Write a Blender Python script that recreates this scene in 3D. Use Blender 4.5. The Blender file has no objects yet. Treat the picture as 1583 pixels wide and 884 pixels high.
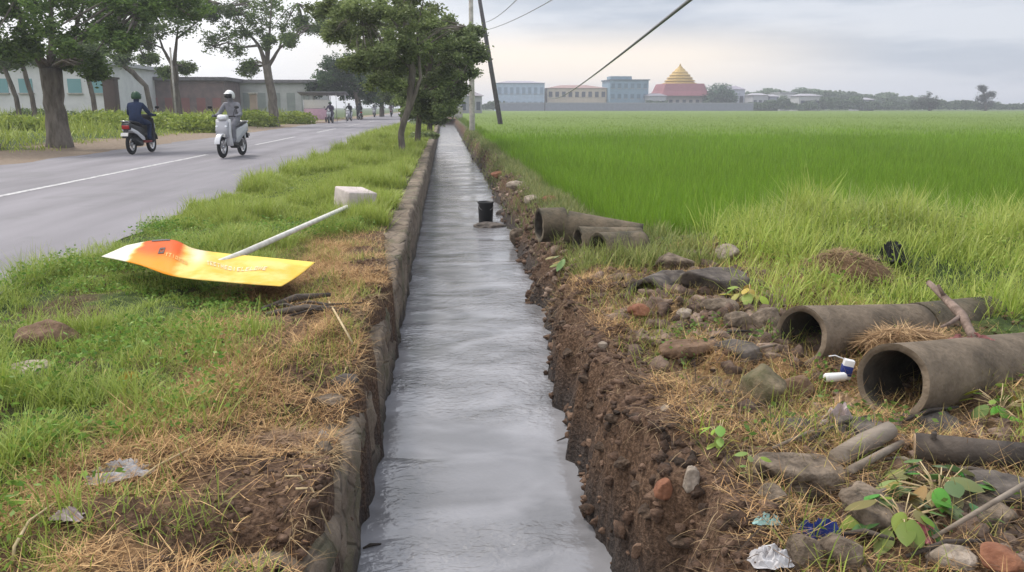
import bpy, bmesh, math, random
import numpy as np
from mathutils import Vector, Matrix
random.seed(7); rng = np.random.default_rng(11)
S = bpy.context.scene; COL = S.collection
PI = math.pi
# ------------------------------------------------------------------ camera
PW, PH, FPX = 1583.0, 884.0, 1243.0
CAMZ, PITCH = 1.2, math.radians(12.56)
YAW = math.radians(4.72)                      # the canal runs along +Y, the lens looks a little to its right
CAM = Vector((0, 0, CAMZ))
FW = Vector((math.sin(YAW)*math.cos(PITCH), math.cos(YAW)*math.cos(PITCH), -math.sin(PITCH)))
RT = Vector((math.cos(YAW), -math.sin(YAW), 0)); UP = RT.cross(FW)
cd = bpy.data.cameras.new('camera'); cam = bpy.data.objects.new('camera', cd); COL.objects.link(cam)
cd.sensor_fit = 'HORIZONTAL'; cd.sensor_width = 36; cd.lens = 36*FPX/PW; cd.clip_start = .05; cd.clip_end = 6000
cam.location = CAM
cam.rotation_euler = Matrix((RT, UP, -FW)).transposed().to_euler()
S.camera = cam
def ray(px, py): return FW*FPX + RT*(px-PW/2) + UP*(PH/2-py)
def at_y(px, py, Y):
    r = ray(px, py); return CAM + r*(Y/r.y)
def at_z(px, py, z):
    r = ray(px, py); return CAM + r*((z-CAMZ)/r.z)
# ------------------------------------------------------------------ noise and terrain
def hsh(a, b, s): 
    v = np.sin(a*127.1+b*311.7+s*74.7)*43758.5453
    return v-np.floor(v)
def vn(x, y, s=0):
    x = np.asarray(x, float); y = np.asarray(y, float)
    xi, yi = np.floor(x), np.floor(y); u, v = x-xi, y-yi
    u = u*u*(3-2*u); v = v*v*(3-2*v)
    a, b, c, d = hsh(xi, yi, s), hsh(xi+1, yi, s), hsh(xi, yi+1, s), hsh(xi+1, yi+1, s)
    return a+(b-a)*u+(c-a)*v+(a-b-c+d)*u*v
def fbm(x, y, s=0, o=4):
    t, w, n = 0, .5, 0
    for k in range(o):
        t = t+w*vn(np.asarray(x)*2**k, np.asarray(y)*2**k, s+k*3.1); n += w; w *= .5
    return t/n
def ss(a, b, x): 
    t = np.clip((np.asarray(x, float)-a)/(b-a), 0, 1); return t*t*(3-2*t)
def gauss(x, y, cx, cy, rx, ry): return np.exp(-((x-cx)/rx)**2-((y-cy)/ry)**2)
def wall_edge(y): return -.455-.165*ss(5.2, 8.5, y)+(fbm(np.asarray(y)*2.2, 0, 5)-.5)*.15*(1-ss(6, 8, y))+(fbm(np.asarray(y)*9, 0, 15)-.5)*.06*(1-ss(6, 8, y))
def water_edge(y): return .70+.15*ss(8, 14, y)+(vn(np.asarray(y)*1.3, 3, 8)-.5)*.14+(vn(np.asarray(y)*5, 9, 2)-.5)*.07
def H(x, y):
    x = np.asarray(x, float); y = np.asarray(y, float)
    n1, n2, n3 = fbm(x*1.2, y*1.2, 1)-.5, fbm(x*5, y*5, 2)-.5, fbm(x*17, y*17, 3)-.5
    near = 1-ss(8, 18, y)
    left = -.04+n1*.07+near*(n2*.10+n3*.045)*ss(-3.05, -2.5, x)
    edge_ = gauss(x, 0, -3.05, 0, .28, 1); left = left*(1-edge_)-.010*edge_
    left = left-.10*gauss(x, y, -.62, 3.2, .25, .5)+.05*gauss(x, y, -.75, 4.4, .3, .8)
    left = left-.30*gauss(x, y, -.60, 2.22, .15, .11)
    road = ss(-9.10, -9.0, x)*(1-ss(-3.36, -3.24, x))
    far = (1-ss(-9.5, -9.2, x))
    farz = -.012+.25*(1-ss(-18, -9.7, x))+n1*.1*(1-ss(-10.5, -9.4, x))
    left = np.where(x < -9.0, farz, left); left = left*(1-road)-.08*road
    xe = wall_edge(y); tL = ss(xe, xe+.06, x)
    xr = water_edge(y); wb = .15+.38*ss(4.8, 7.5, y)
    lump = (fbm(x*4+9, y*6, 6)-.5)*.16*near
    tR = ss(xr-.06, xr+wb, x+lump)
    r = -.10+n1*.10+near*(n2*.16+n3*.06)
    pad = ss(1.6, 2.0, x)*ss(7.6, 8.6, y)
    r = r*(1-pad)-.28*pad
    r = r+.24*gauss(x, y, 4.0, 6.9, 1.7, 1.0)*(.55+.9*fbm(x*1.1, y*1.1, 17))+.09*gauss(x, y, 2.2, 5.4, .5, .45)+.08*gauss(x, y, 1.55, 4.9, .4, .6)
    r = r-.05*gauss(x, y, 1.75, 3.4, .5, .35)
    bed = -.95
    z = left*(1-tL)+bed*tL
    canal = 1-ss(88, 90, y)
    zz = np.where(x < .1, z, bed*(1-tR)+r*tR)
    return zz*canal+(-.1+n1*.1)*(1-canal)*(1-road)+(-.08)*(1-canal)*road
def ground(px, py, lift=0):
    r = ray(px, py); t = np.linspace(.5, 400, 40000)/r.length if False else None
    d = np.concatenate([np.arange(1.2, 14, .01), np.arange(14, 90, .05)])/math.hypot(r.x, r.y)
    zz = CAMZ+r.z*d; hh = H(r.x*d, r.y*d); k = np.argmax(zz <= hh)
    return Vector((r.x*d[k], r.y*d[k], float(hh[k])+lift))
# ------------------------------------------------------------------ scene helpers
def tag(o, label=None, cat=None, group=None, kind=None):
    if label: o['label'] = label
    if cat: o['category'] = cat
    if group: o['group'] = group
    if kind: o['kind'] = kind
    return o
def thing(name, label, cat, loc=(0, 0, 0), rz=0, group=None):
    o = bpy.data.objects.new(name, None); COL.objects.link(o); o.empty_display_size = .1
    o.location = loc; o.rotation_euler = (0, 0, rz); return tag(o, label, cat, group)
def link(name, me, mat, parent=None, smooth=True):
    o = bpy.data.objects.new(name, me); COL.objects.link(o)
    for m in (mat if isinstance(mat, (list, tuple)) else [mat]): me.materials.append(m)
    if smooth: me.shade_smooth()
    if parent: o.parent = parent
    return o
def np_mesh(name, V, F, C=None, attr='Col'):
    V = np.asarray(V, np.float32); F = np.asarray(F, np.int32); k = F.shape[1]
    me = bpy.data.meshes.new(name); me.vertices.add(len(V)); me.vertices.foreach_set('co', V.ravel())
    me.loops.add(F.size); me.loops.foreach_set('vertex_index', F.ravel())
    me.polygons.add(len(F)); me.polygons.foreach_set('loop_start', np.arange(0, F.size, k, dtype=np.int32))
    me.update(calc_edges=True)
    if C is not None:
        a = me.color_attributes.new(attr, 'FLOAT_COLOR', 'POINT')
        a.data.foreach_set('color', np.c_[C, np.ones(len(C))].astype(np.float32).ravel())
    return me
class MB:
    def __init__(s): s.v = []; s.f = []
    def add(s, vs, fs):
        b = len(s.v); s.v += [Vector(q) for q in vs]; s.f += [tuple(b+i for i in f) for f in fs]; return s
    def box(s, c, size, rz=0, rx=0, ry=0):
        m = Matrix.Rotation(rz, 3, 'Z') @ Matrix.Rotation(ry, 3, 'Y') @ Matrix.Rotation(rx, 3, 'X'); h = [q/2 for q in size]; c = Vector(c)
        vs = [c+m @ Vector((sx*h[0], sy*h[1], sz*h[2])) for sx in (-1, 1) for sy in (-1, 1) for sz in (-1, 1)]
        return s.add(vs, [(0, 1, 3, 2), (4, 6, 7, 5), (0, 4, 5, 1), (2, 3, 7, 6), (0, 2, 6, 4), (1, 5, 7, 3)])
    def tube(s, pts, rad, n=8, cap=True):
        pts = [Vector(p) for p in pts]; k = len(pts)
        rad = [rad]*k if not isinstance(rad, (list, tuple)) else rad
        up = None; vs = []
        for i, p in enumerate(pts):
            t = (pts[min(i+1, k-1)]-pts[max(i-1, 0)]).normalized()
            if up is None: up = t.orthogonal().normalized()
            up = (up-t*up.dot(t)); up = up.normalized() if up.length > 1e-6 else t.orthogonal().normalized()
            w = t.cross(up)
            for j in range(n):
                a = 2*PI*j/n; vs.append(p+(up*math.cos(a)+w*math.sin(a))*rad[i])
        fs = [(i*n+j, i*n+(j+1) % n, (i+1)*n+(j+1) % n, (i+1)*n+j) for i in range(k-1) for j in range(n)]
        if cap: fs += [tuple(range(n))[::-1], tuple((k-1)*n+j for j in range(n))]
        return s.add(vs, fs)
    def prism(s, poly, x0, x1, axis='x'):          # poly in (y,z), extruded along x
        n = len(poly); vs = [(x0, a, b) for a, b in poly]+[(x1, a, b) for a, b in poly]
        fs = [tuple(range(n)), tuple(range(2*n-1, n-1, -1))]+[(i, i+n, (i+1) % n+n, (i+1) % n) for i in range(n)]
        return s.add(vs, fs)
    def lathe(s, prof, n=16, c=(0, 0, 0), cap=True, ax='z', ph=0):
        c = Vector(c); vs = []
        for r, z in prof:
            for j in range(n):
                a = 2*PI*j/n+ph; q = (r*math.cos(a), r*math.sin(a), z)
                q = {'z': q, 'x': (q[2], q[0], q[1]), 'y': (q[0], q[2], q[1])}[ax]; vs.append(c+Vector(q))
        k = len(prof); fs = [(i*n+j, i*n+(j+1) % n, (i+1)*n+(j+1) % n, (i+1)*n+j) for i in range(k-1) for j in range(n)]
        if cap: fs += [tuple(range(n))[::-1], tuple((k-1)*n+j for j in range(n))]
        return s.add(vs, fs)
    def ball(s, c, r, n=12, m=8):
        r = (r, r, r) if not isinstance(r, (list, tuple)) else r; c = Vector(c)
        vs = [c+Vector((0, 0, -r[2]))]
        for i in range(1, m):
            a = -PI/2+PI*i/m
            for j in range(n):
                b = 2*PI*j/n; vs.append(c+Vector((r[0]*math.cos(a)*math.cos(b), r[1]*math.cos(a)*math.sin(b), r[2]*math.sin(a))))
        vs.append(c+Vector((0, 0, r[2]))); L = len(vs)-1
        fs = [(0, 1+(j+1) % n, 1+j) for j in range(n)]+[(L, L-n+j, L-n+(j+1) % n) for j in range(n)]
        fs += [(1+i*n+j, 1+i*n+(j+1) % n, 1+(i+1)*n+(j+1) % n, 1+(i+1)*n+j) for i in range(m-2) for j in range(n)]
        return s.add(vs, fs)
    def build(s, name, mat, parent=None, smooth=False, bevel=0, world=False, shift=None):
        me = bpy.data.meshes.new(name)
        off = Vector(parent.location) if (world and parent) else Vector(shift or (0, 0, 0))
        me.from_pydata([q-off for q in s.v], [], s.f)
        bm = bmesh.new(); bm.from_mesh(me); bmesh.ops.recalc_face_normals(bm, faces=bm.faces)
        if bevel:
            ed = [e for e in bm.edges if len(e.link_faces) == 2 and e.calc_face_angle(0) > .6]
            bmesh.ops.bevel(bm, geom=ed, offset=bevel, segments=2, affect='EDGES', profile=.5)
        bm.to_mesh(me); bm.free()
        o = link(name, me, mat, parent, smooth or bevel > 0)
        if shift: o.location = shift
        return o
# ------------------------------------------------------------------ materials
def nt(m): m.use_nodes = True; t = m.node_tree; return t, t.nodes, t.links
def mat(name, c1, c2=None, scale=8, rough=.8, bump=0, bscale=None, metal=0, c3=None, spec=.3, lo=.35, hi=.65, stretch=None):
    m = bpy.data.materials.new(name); t, N, L = nt(m); b = N['Principled BSDF']
    b.inputs['Roughness'].default_value = rough; b.inputs['Metallic'].default_value = metal
    b.inputs['Specular IOR Level'].default_value = spec; b.inputs['Base Color'].default_value = (*c1, 1)
    if c2 or bump:
        tc = N.new('ShaderNodeTexCoord'); mp = N.new('ShaderNodeMapping'); L.new(tc.outputs['Object'], mp.inputs[0])
        if stretch: mp.inputs['Scale'].default_value = stretch
        no = N.new('ShaderNodeTexNoise'); no.inputs['Scale'].default_value = scale; no.inputs['Detail'].default_value = 7; no.inputs['Roughness'].default_value = .62
        L.new(mp.outputs[0], no.inputs['Vector'])
        if c2:
            r = N.new('ShaderNodeValToRGB'); e = r.color_ramp.elements
            e[0].position = lo; e[1].position = hi; e[0].color = (*c1, 1); e[1].color = (*c2, 1)
            if c3: q = e.new((lo+hi)/2); q.color = (*c3, 1)
            L.new(no.outputs['Fac'], r.inputs[0]); L.new(r.outputs[0], b.inputs['Base Color'])
        if bump:
            n2 = N.new('ShaderNodeTexNoise'); n2.inputs['Scale'].default_value = bscale or scale*3; n2.inputs['Detail'].default_value = 6
            L.new(mp.outputs[0], n2.inputs['Vector'])
            bp = N.new('ShaderNodeBump'); bp.inputs['Strength'].default_value = bump; bp.inputs['Distance'].default_value = .02
            L.new(n2.outputs['Fac'], bp.inputs['Height']); L.new(bp.outputs[0], b.inputs['Normal'])
    return m
def leaf_mat(name, trans=.3, rough=.55, tint=(1, 1, 1)):
    m = bpy.data.materials.new(name); t, N, L = nt(m); b = N['Principled BSDF']
    a = N.new('ShaderNodeAttribute'); a.attribute_name = 'Col'
    b.inputs['Roughness'].default_value = rough; b.inputs['Specular IOR Level'].default_value = .25
    L.new(a.outputs['Color'], b.inputs['Base Color'])
    if trans:
        tr = N.new('ShaderNodeBsdfTranslucent'); L.new(a.outputs['Color'], tr.inputs[0])
        mx = N.new('ShaderNodeMixShader'); mx.inputs[0].default_value = trans
        L.new(b.outputs[0], mx.inputs[1]); L.new(tr.outputs[0], mx.inputs[2]); L.new(mx.outputs[0], N['Material Output'].inputs[0])
    return m
M = {}
M['leaf'] = leaf_mat('leaf', .3); M['grass'] = leaf_mat('grass_blade', .3); M['straw'] = leaf_mat('straw', .12, .8)
M['bark'] = mat('bark', (.07, .055, .045), (.20, .17, .14), 5, .95, .8, 14, stretch=(1, 1, .25))
M['bark_grey'] = mat('grey_bark', (.10, .085, .07), (.24, .21, .18), 6, .95, .7, 16, stretch=(1, 1, .3))
M['stone'] = mat('grey_brown_stone', (.065, .048, .034), (.245, .19, .14), 11, .95, .9, 45)
M['stone_dark'] = mat('dark_stone', (.045, .038, .034), (.15, .125, .105), 9, .9, .5, 30)
M['stone_pale'] = mat('pale_stone', (.17, .135, .10), (.42, .35, .285), 10, .92, .7, 40)
M['brown_rock'] = mat('brown_earthy_rock', (.10, .06, .035), (.22, .14, .09), 12, .95, .8, 40)
M['moss_stone'] = mat('mossy_stone', (.07, .07, .03), (.22, .17, .11), 7, .95, .6, 40)
M['brick'] = mat('broken_brick', (.15, .06, .035), (.30, .14, .08), 12, .95, .5, 40)
M['concrete'] = mat('weathered_concrete', (.30, .28, .25), (.50, .47, .43), 5, .9, .4, 40)
M['pipe'] = mat('weathered_pipe_concrete', (.07, .054, .038), (.24, .185, .132), 4, .92, .5, 40, lo=.3, hi=.7)
M['pipe_moss'] = mat('mossy_pipe_concrete', (.045, .042, .028), (.16, .125, .085), 5, .92, .5, 40)
M['white'] = mat('white_paint', (.78, .78, .78), None, rough=.35)
M['offwhite'] = mat('off_white', (.62, .60, .57), (.75, .73, .70), 20, .6)
M['black'] = mat('black_plastic', (.018, .018, .02), None, rough=.45)
M['tyre'] = mat('tyre_rubber', (.02, .02, .021), None, rough=.8)
M['chrome'] = mat('steel', (.55, .55, .56), None, rough=.3, metal=1)
M['red_glass'] = mat('red_tail_light', (.35, .02, .02), None, rough=.25)
M['lamp_glass'] = mat('lamp_glass', (.8, .82, .85), None, rough=.1)
M['red_paint'] = mat('dark_red_paint', (.22, .03, .03), None, rough=.4)
M['skin'] = mat('skin', (.30, .17, .11), None, rough=.6)
M['wood'] = mat('weathered_wood', (.13, .10, .075), (.30, .25, .20), 6, .95, .5, 30, stretch=(.3, 1, 1))
M['dark_wood'] = mat('dark_wet_wood', (.03, .025, .022), (.10, .08, .065), 6, .9, .5, 30)
M['straw_solid'] = mat('dry_stalk', (.38, .28, .15), (.55, .44, .26), 20, .9)
M['litter_white'] = mat('crumpled_white_plastic', (.36, .34, .34), (.66, .65, .66), 12, .45, .4, 25)
M['litter_pink'] = mat('pale_pink_plastic', (.34, .26, .25), (.60, .50, .49), 12, .5, .3, 25)
M['litter_blue'] = mat('dark_blue_plastic', (.03, .05, .22), None, rough=.35)
M['litter_cyan'] = mat('pale_cyan_plastic', (.35, .55, .52), None, rough=.4)
M['litter_red'] = mat('faded_red_wrapper', (.42, .10, .13), (.55, .22, .24), 14, .6)
M['orange_leaf'] = mat('orange_dry_leaf', (.45, .22, .03), (.52, .32, .06), 20, .8)
HAZE = 0.0012
# ------------------------------------------------------------------ sky, sun, exposure
W = bpy.data.worlds.new('World'); S.world = W; W.use_nodes = True; t = W.node_tree; N = t.nodes; L = t.links
for n in list(N): N.remove(n)
def math_n(op, a, b=None, c=None):
    n = N.new('ShaderNodeMath'); n.operation = op
    for i, q in enumerate((a, b, c)):
        if q is None: continue
        if isinstance(q, (int, float)): n.inputs[i].default_value = q
        else: L.new(q, n.inputs[i])
    return n.outputs[0]
def smooth(v, a, b):
    n = N.new('ShaderNodeMapRange'); n.interpolation_type = 'SMOOTHSTEP'; n.inputs[1].default_value = a; n.inputs[2].default_value = b
    L.new(v, n.inputs[0]); return n.outputs[0]
def mixc(f, a, b):
    n = N.new('ShaderNodeMix'); n.data_type = 'RGBA'
    if isinstance(f, (int, float)): n.inputs[0].default_value = f
    else: L.new(f, n.inputs[0])
    for i, q in ((6, a), (7, b)):
        if isinstance(q, tuple): n.inputs[i].default_value = (*q, 1)
        else: L.new(q, n.inputs[i])
    return n.outputs[2]
SUN_EL, SUN_AZ = 52, -35          # degrees; azimuth from +Y towards +X
tc = N.new('ShaderNodeTexCoord'); sx = N.new('ShaderNodeSeparateXYZ'); L.new(tc.outputs['Generated'], sx.inputs[0])
mp = N.new('ShaderNodeMapping'); mp.inputs['Scale'].default_value = (3.2, 3.2, 20); L.new(tc.outputs['Generated'], mp.inputs[0])
no = N.new('ShaderNodeTexNoise'); no.inputs['Scale'].default_value = 1; no.inputs['Detail'].default_value = 6; no.inputs['Roughness'].default_value = .5; L.new(mp.outputs[0], no.inputs['Vector'])
cl = smooth(no.outputs['Fac'], .42, .60)
z, x, y = sx.outputs['Z'], sx.outputs['X'], sx.outputs['Y']
cloud = mixc(cl, (.49, .545, .64), (.74, .77, .835))
left = math_n('SUBTRACT', 1.0, smooth(x, -.32, .22))
cloud = mixc(math_n('MULTIPLY', left, .9), cloud, (1.28, 1.26, 1.25))
# the cream bank of cloud low in the sky ahead
band = math_n('MULTIPLY', smooth(z, -.005, .035), math_n('SUBTRACT', 1.0, smooth(z, .055, .105)))
aim = math_n('MULTIPLY', smooth(x, -.25, .05), math_n('SUBTRACT', 1.0, smooth(x, .25, .52)))
aim = math_n('MULTIPLY', aim, smooth(y, 0, .5))
cloud = mixc(math_n('MULTIPLY', math_n('MULTIPLY', band, aim), .95), cloud, (1.24, 1.07, .88))
over = N.new('ShaderNodeVectorMath'); over.operation = 'SCALE'; L.new(cloud, over.inputs[0])
zb = smooth(z, .10, .85); L.new(math_n('MULTIPLY_ADD', zb, .65, 1.0), over.inputs['Scale'])
bg1 = N.new('ShaderNodeBackground'); bg2 = N.new('ShaderNodeBackground'); L.new(over.outputs[0], bg2.inputs[0]); bg2.inputs[1].default_value = 1.0
sky = N.new('ShaderNodeTexSky'); sky.sky_type = 'NISHITA'; sky.sun_disc = False
sky.sun_elevation = math.radians(SUN_EL); sky.sun_rotation = math.radians(SUN_AZ); L.new(sky.outputs[0], bg1.inputs[0]); bg1.inputs[1].default_value = .1
ms = N.new('ShaderNodeMixShader'); ms.inputs[0].default_value = .9; L.new(bg1.outputs[0], ms.inputs[1]); L.new(bg2.outputs[0], ms.inputs[2])
wo = N.new('ShaderNodeOutputWorld'); L.new(ms.outputs[0], wo.inputs[0])
sd = bpy.data.lights.new('sun', 'SUN'); sd.energy = 2.2; sd.angle = math.radians(10); sd.color = (1, .95, .88)
so = bpy.data.objects.new('sun', sd); COL.objects.link(so); so.location = (0, 0, 30)
e, a = math.radians(SUN_EL), math.radians(SUN_AZ)
so.rotation_euler = Vector((math.sin(a)*math.cos(e), math.cos(a)*math.cos(e), math.sin(e))).to_track_quat('Z', 'Y').to_euler()
S.view_settings.view_transform = 'Standard'; S.view_settings.look = 'None'; S.view_settings.gamma = 1; S.view_settings.exposure = 0.12
S.cycles.max_bounces = 6; S.cycles.diffuse_bounces = 3; S.cycles.glossy_bounces = 3; S.cycles.transmission_bounces = 4; S.cycles.volume_bounces = 0; S.cycles.transparent_max_bounces = 8
S.cycles.use_denoising = True; S.cycles.use_adaptive_sampling = True; S.cycles.adaptive_threshold = .015; S.cycles.sample_clamp_indirect = 6
# ------------------------------------------------------------------ terrain sheet
def lines(*seg):
    out = []
    for a, b, s in seg: out += list(np.arange(a, b-1e-6, s))
    return np.array(out+[seg[-1][1]])
gx = np.concatenate([[-900, -500, -250, -150, -100, -70], lines((-50, -20, 2), (-20, -9.6, .6), (-9.6, -9.2, .1), (-9.2, -8.8, .1), (-8.8, -3.4, 1.2), (-3.4, -.8, .035), (-.8, 1.5, .022), (1.5, 5.2, .035), (5.2, 9, .2), (9, 20, 1), (20, 60, 4)), [100, 150, 250, 500, 900]])
gy = np.concatenate([[-300, -80, -20], lines((-6, 1.4, .4), (1.4, 8.5, .03), (8.5, 16, .1), (16, 40, .4), (40, 92, 1)), [95, 100, 110, 130, 160, 200, 260, 350, 500, 900]])
X, Y = np.meshgrid(gx, gy); Z = H(X, Y)
def straw_zone(x, y):          # where the cut, dried stalks lie
    e = (fbm(x*2.3, y*2.3, 21)-.5)
    l = ss(-1.55, -1.15, x+e*.9)*(1-ss(6, 9, y+e*3))*(x < 0)
    r = (x > .6)*(1-ss(5.6, 7.0, y+e*3))*(.45+.9*fbm(x*1.7, y*1.7, 31))*(1-ss(2.2, 3.2, x+e))
    return np.clip(l+r, 0, 1)
def soil_zone(x, y):           # bare or freshly dug earth
    e = (fbm(x*3.1, y*3.1, 41)-.5)
    l = ss(-1.0, -.55, x+e*.9)*(x < .1)*(1-.6*ss(9, 14, y))
    r = (x > .1)*(1-ss(.95, 1.35, x+e*.6-.25*ss(5.5, 8, y)))
    d = ss(.52, .64, fbm(x*2.1+5, y*2.1, 51))*(np.abs(x) < 3)*(y < 7)+(x > .9)*(gauss(x, y, 1.7, 2.2, .9, .75)+.75*gauss(x, y, 2.2, 2.9, .7, .6))
    q = (x > .6)*gauss(x, y, 2.0, 5.6, .8, 1.0)
    k_ = ss(-1.25, -.75, x+e*.7)*(x < .1)*ss(.49, .60, fbm(x*1.9+2, y*1.9, 55))*(y < 9)
    return np.clip(l+r+d*.8+q+k_, 0, 1)
st, so_ = straw_zone(X, Y), soil_zone(X, Y)
wet = np.clip(ss(-.30, -.60, Z), 0, 1)*(np.abs(X) < 2)
wet = np.where(X > -9.2, wet, 0)
dirt_far = ss(-12.6, -11.2, X+(fbm(X*.5, Y*.5, 61)-.5)*3)*(X < -9)
so_ = np.maximum(so_, dirt_far*.3); st = np.maximum(st, dirt_far)
nxg, nyg = len(gx), len(gy); I = np.arange(nxg*nyg).reshape(nyg, nxg)
F = np.stack([I[:-1, :-1], I[:-1, 1:], I[1:, 1:], I[1:, :-1]], -1).reshape(-1, 4)
me = np_mesh('ground', np.stack([X, Y, Z], -1).reshape(-1, 3), F, np.stack([st, so_, wet], -1).reshape(-1, 3), 'Zone')
gm = bpy.data.materials.new('earth'); t, N, L = nt(gm); b = N['Principled BSDF']; b.inputs['Specular IOR Level'].default_value = .2
at = N.new('ShaderNodeAttribute'); at.attribute_name = 'Zone'; sp = N.new('ShaderNodeSeparateColor'); L.new(at.outputs['Color'], sp.inputs[0])
tc = N.new('ShaderNodeTexCoord')
def noise(sc, det=8, ro=.6):
    n = N.new('ShaderNodeTexNoise'); n.inputs['Scale'].default_value = sc; n.inputs['Detail'].default_value = det; n.inputs['Roughness'].default_value = ro; L.new(tc.outputs['Object'], n.inputs['Vector']); return n.outputs['Fac']
def ramp(f, *stops):
    r = N.new('ShaderNodeValToRGB'); el = r.color_ramp.elements
    el[0].position, el[0].color = stops[0][0], (*stops[0][1], 1); el[1].position, el[1].color = stops[-1][0], (*stops[-1][1], 1)
    for p, c in stops[1:-1]: q = el.new(p); q.color = (*c, 1)
    L.new(f, r.inputs[0]); return r.outputs[0]
nf, nm, nb = noise(55), noise(9), noise(1.1)
green = ramp(nm, (.3, (.035, .055, .018)), (.7, (.10, .14, .04)))
straw = ramp(nf, (.3, (.10, .058, .028)), (.5, (.28, .16, .075)), (.72, (.50, .325, .16)))
soil = ramp(nf, (.28, (.035, .021, .014)), (.5, (.115, .068, .042)), (.75, (.25, .16, .105)))
wetc = ramp(nf, (.3, (.014, .011, .010)), (.7, (.075, .058, .05)))
c = mixc(sp.outputs[0], green, straw); c = mixc(sp.outputs[1], c, soil); c = mixc(sp.outputs[2], c, wetc)
gp_ = N.new('ShaderNodeNewGeometry'); gs_ = N.new('ShaderNodeSeparateXYZ'); L.new(gp_.outputs['Position'], gs_.inputs[0])
pale = math_n('MULTIPLY', math_n('SUBTRACT', 1.0, smooth(gs_.outputs[0], -9.6, -9.0)), math_n('MULTIPLY', sp.outputs[0], .7)); c = mixc(pale, c, ramp(nm, (.3, (.20, .165, .13)), (.7, (.33, .285, .235))))
L.new(c, b.inputs['Base Color'])
rr = N.new('ShaderNodeMapRange'); L.new(sp.outputs[2], rr.inputs[0]); rr.inputs[3].default_value = .95; rr.inputs[4].default_value = .55; L.new(rr.outputs[0], b.inputs['Roughness'])
bp = N.new('ShaderNodeBump'); bp.inputs['Strength'].default_value = .9; bp.inputs['Distance'].default_value = .03; L.new(math_n('ADD', nf, math_n('MULTIPLY', nm, 1.5)), bp.inputs['Height']); L.new(bp.outputs[0], b.inputs['Normal'])
tag(link('ground', me, gm), kind='structure')
# ------------------------------------------------------------------ road
def strip(name, xs, ys, z, mt, wob=0):
    xs, ys = np.array(xs, float), np.array(ys, float); A, B = np.meshgrid(xs, ys)
    if wob:
        A = A.copy(); A[:, 0] += (fbm(B[:, 0]*1.3, 0, 71)-.5)*wob; A[:, -1] += (fbm(B[:, -1]*1.7, 0, 72)-.5)*wob
    Zz = np.full(A.shape, z, float); n, k = len(xs), len(ys); I = np.arange(n*k).reshape(k, n)
    F = np.stack([I[:-1, :-1], I[:-1, 1:], I[1:, 1:], I[1:, :-1]], -1).reshape(-1, 4)
    return tag(link(name, np_mesh(name, np.stack([A, B, Zz], -1).reshape(-1, 3), F), mt), kind='structure')
rm = bpy.data.materials.new('asphalt'); t, N, L = nt(rm); b = N['Principled BSDF']; b.inputs['Roughness'].default_value = .72; b.inputs['Specular IOR Level'].default_value = .4
tc = N.new('ShaderNodeTexCoord'); mp = N.new('ShaderNodeMapping'); mp.inputs['Scale'].default_value = (1, .12, 1); L.new(tc.outputs['Object'], mp.inputs[0])
n1 = N.new('ShaderNodeTexNoise'); n1.inputs['Scale'].default_value = 1.6; n1.inputs['Detail'].default_value = 5; L.new(mp.outputs[0], n1.inputs['Vector'])
nf = noise(60, 4)
c = ramp(n1.outputs['Fac'], (.28, (.128, .119, .134)), (.72, (.262, .245, .272))); c = mixc(math_n('MULTIPLY', nf, .5), c, (.12, .115, .12)); c = mixc(math_n('MULTIPLY', smooth(noise(.55, 3), .56, .60), .3), c, (.12, .117, .122)); L.new(c, b.inputs['Base Color'])
bp = N.new('ShaderNodeBump'); bp.inputs['Strength'].default_value = .3; bp.inputs['Distance'].default_value = .01; L.new(nf, bp.inputs['Height']); L.new(bp.outputs[0], b.inputs['Normal'])
strip('road', [-9.3, -3.0], np.concatenate([np.arange(-8, 120, .25), [200, 400]]), 0.0, rm, .35)
lm = mat('worn_road_paint', (.22, .215, .225), (.52, .51, .51), 9, .7, lo=.40, hi=.52)
for a_, b_ in ((-6, 21.5), (27, 34), (40, 47), (53, 60), (66, 73)):
    strip('road_marking', [-6.16, -6.04], np.arange(a_, b_+.1, .5), .004, lm)
# ------------------------------------------------------------------ water
wm = bpy.data.materials.new('murky_water'); t, N, L = nt(wm); b = N['Principled BSDF']; b.inputs['IOR'].default_value = 1.42
b.inputs['Roughness'].default_value = .12; b.inputs['Specular IOR Level'].default_value = 1.0
tc = N.new('ShaderNodeTexCoord'); mp = N.new('ShaderNodeMapping'); mp.inputs['Scale'].default_value = (.75, 1.15, 1); L.new(tc.outputs['Object'], mp.inputs[0])
def wn(sc, det, dist=0):
    n = N.new('ShaderNodeTexNoise'); n.inputs['Scale'].default_value = sc; n.inputs['Detail'].default_value = det; n.inputs['Distortion'].default_value = dist; L.new(mp.outputs[0], n.inputs['Vector']); return n.outputs['Fac']
big, mid, fine = wn(2.4, 2, .6), wn(10, 3, 1.0), wn(34, 2, .4)
c = ramp(big, (.34, (.155, .152, .158)), (.66, (.285, .282, .297))); L.new(c, b.inputs['Base Color'])
calm = math_n('MULTIPLY_ADD', smooth(wn(1.1, 2, .5), .40, .62), .85, .15)
hgt = math_n('ADD', math_n('MULTIPLY', big, .45), math_n('MULTIPLY', calm, math_n('ADD', mid, math_n('MULTIPLY', fine, .45))))
bp = N.new('ShaderNodeBump'); bp.inputs['Strength'].default_value = .55; bp.inputs['Distance'].default_value = .03; L.new(hgt, bp.inputs['Height']); L.new(bp.outputs[0], b.inputs['Normal'])
strip('water', [-.62, 1.5], [-3, 20, 50, 89], -.65, wm)
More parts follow.
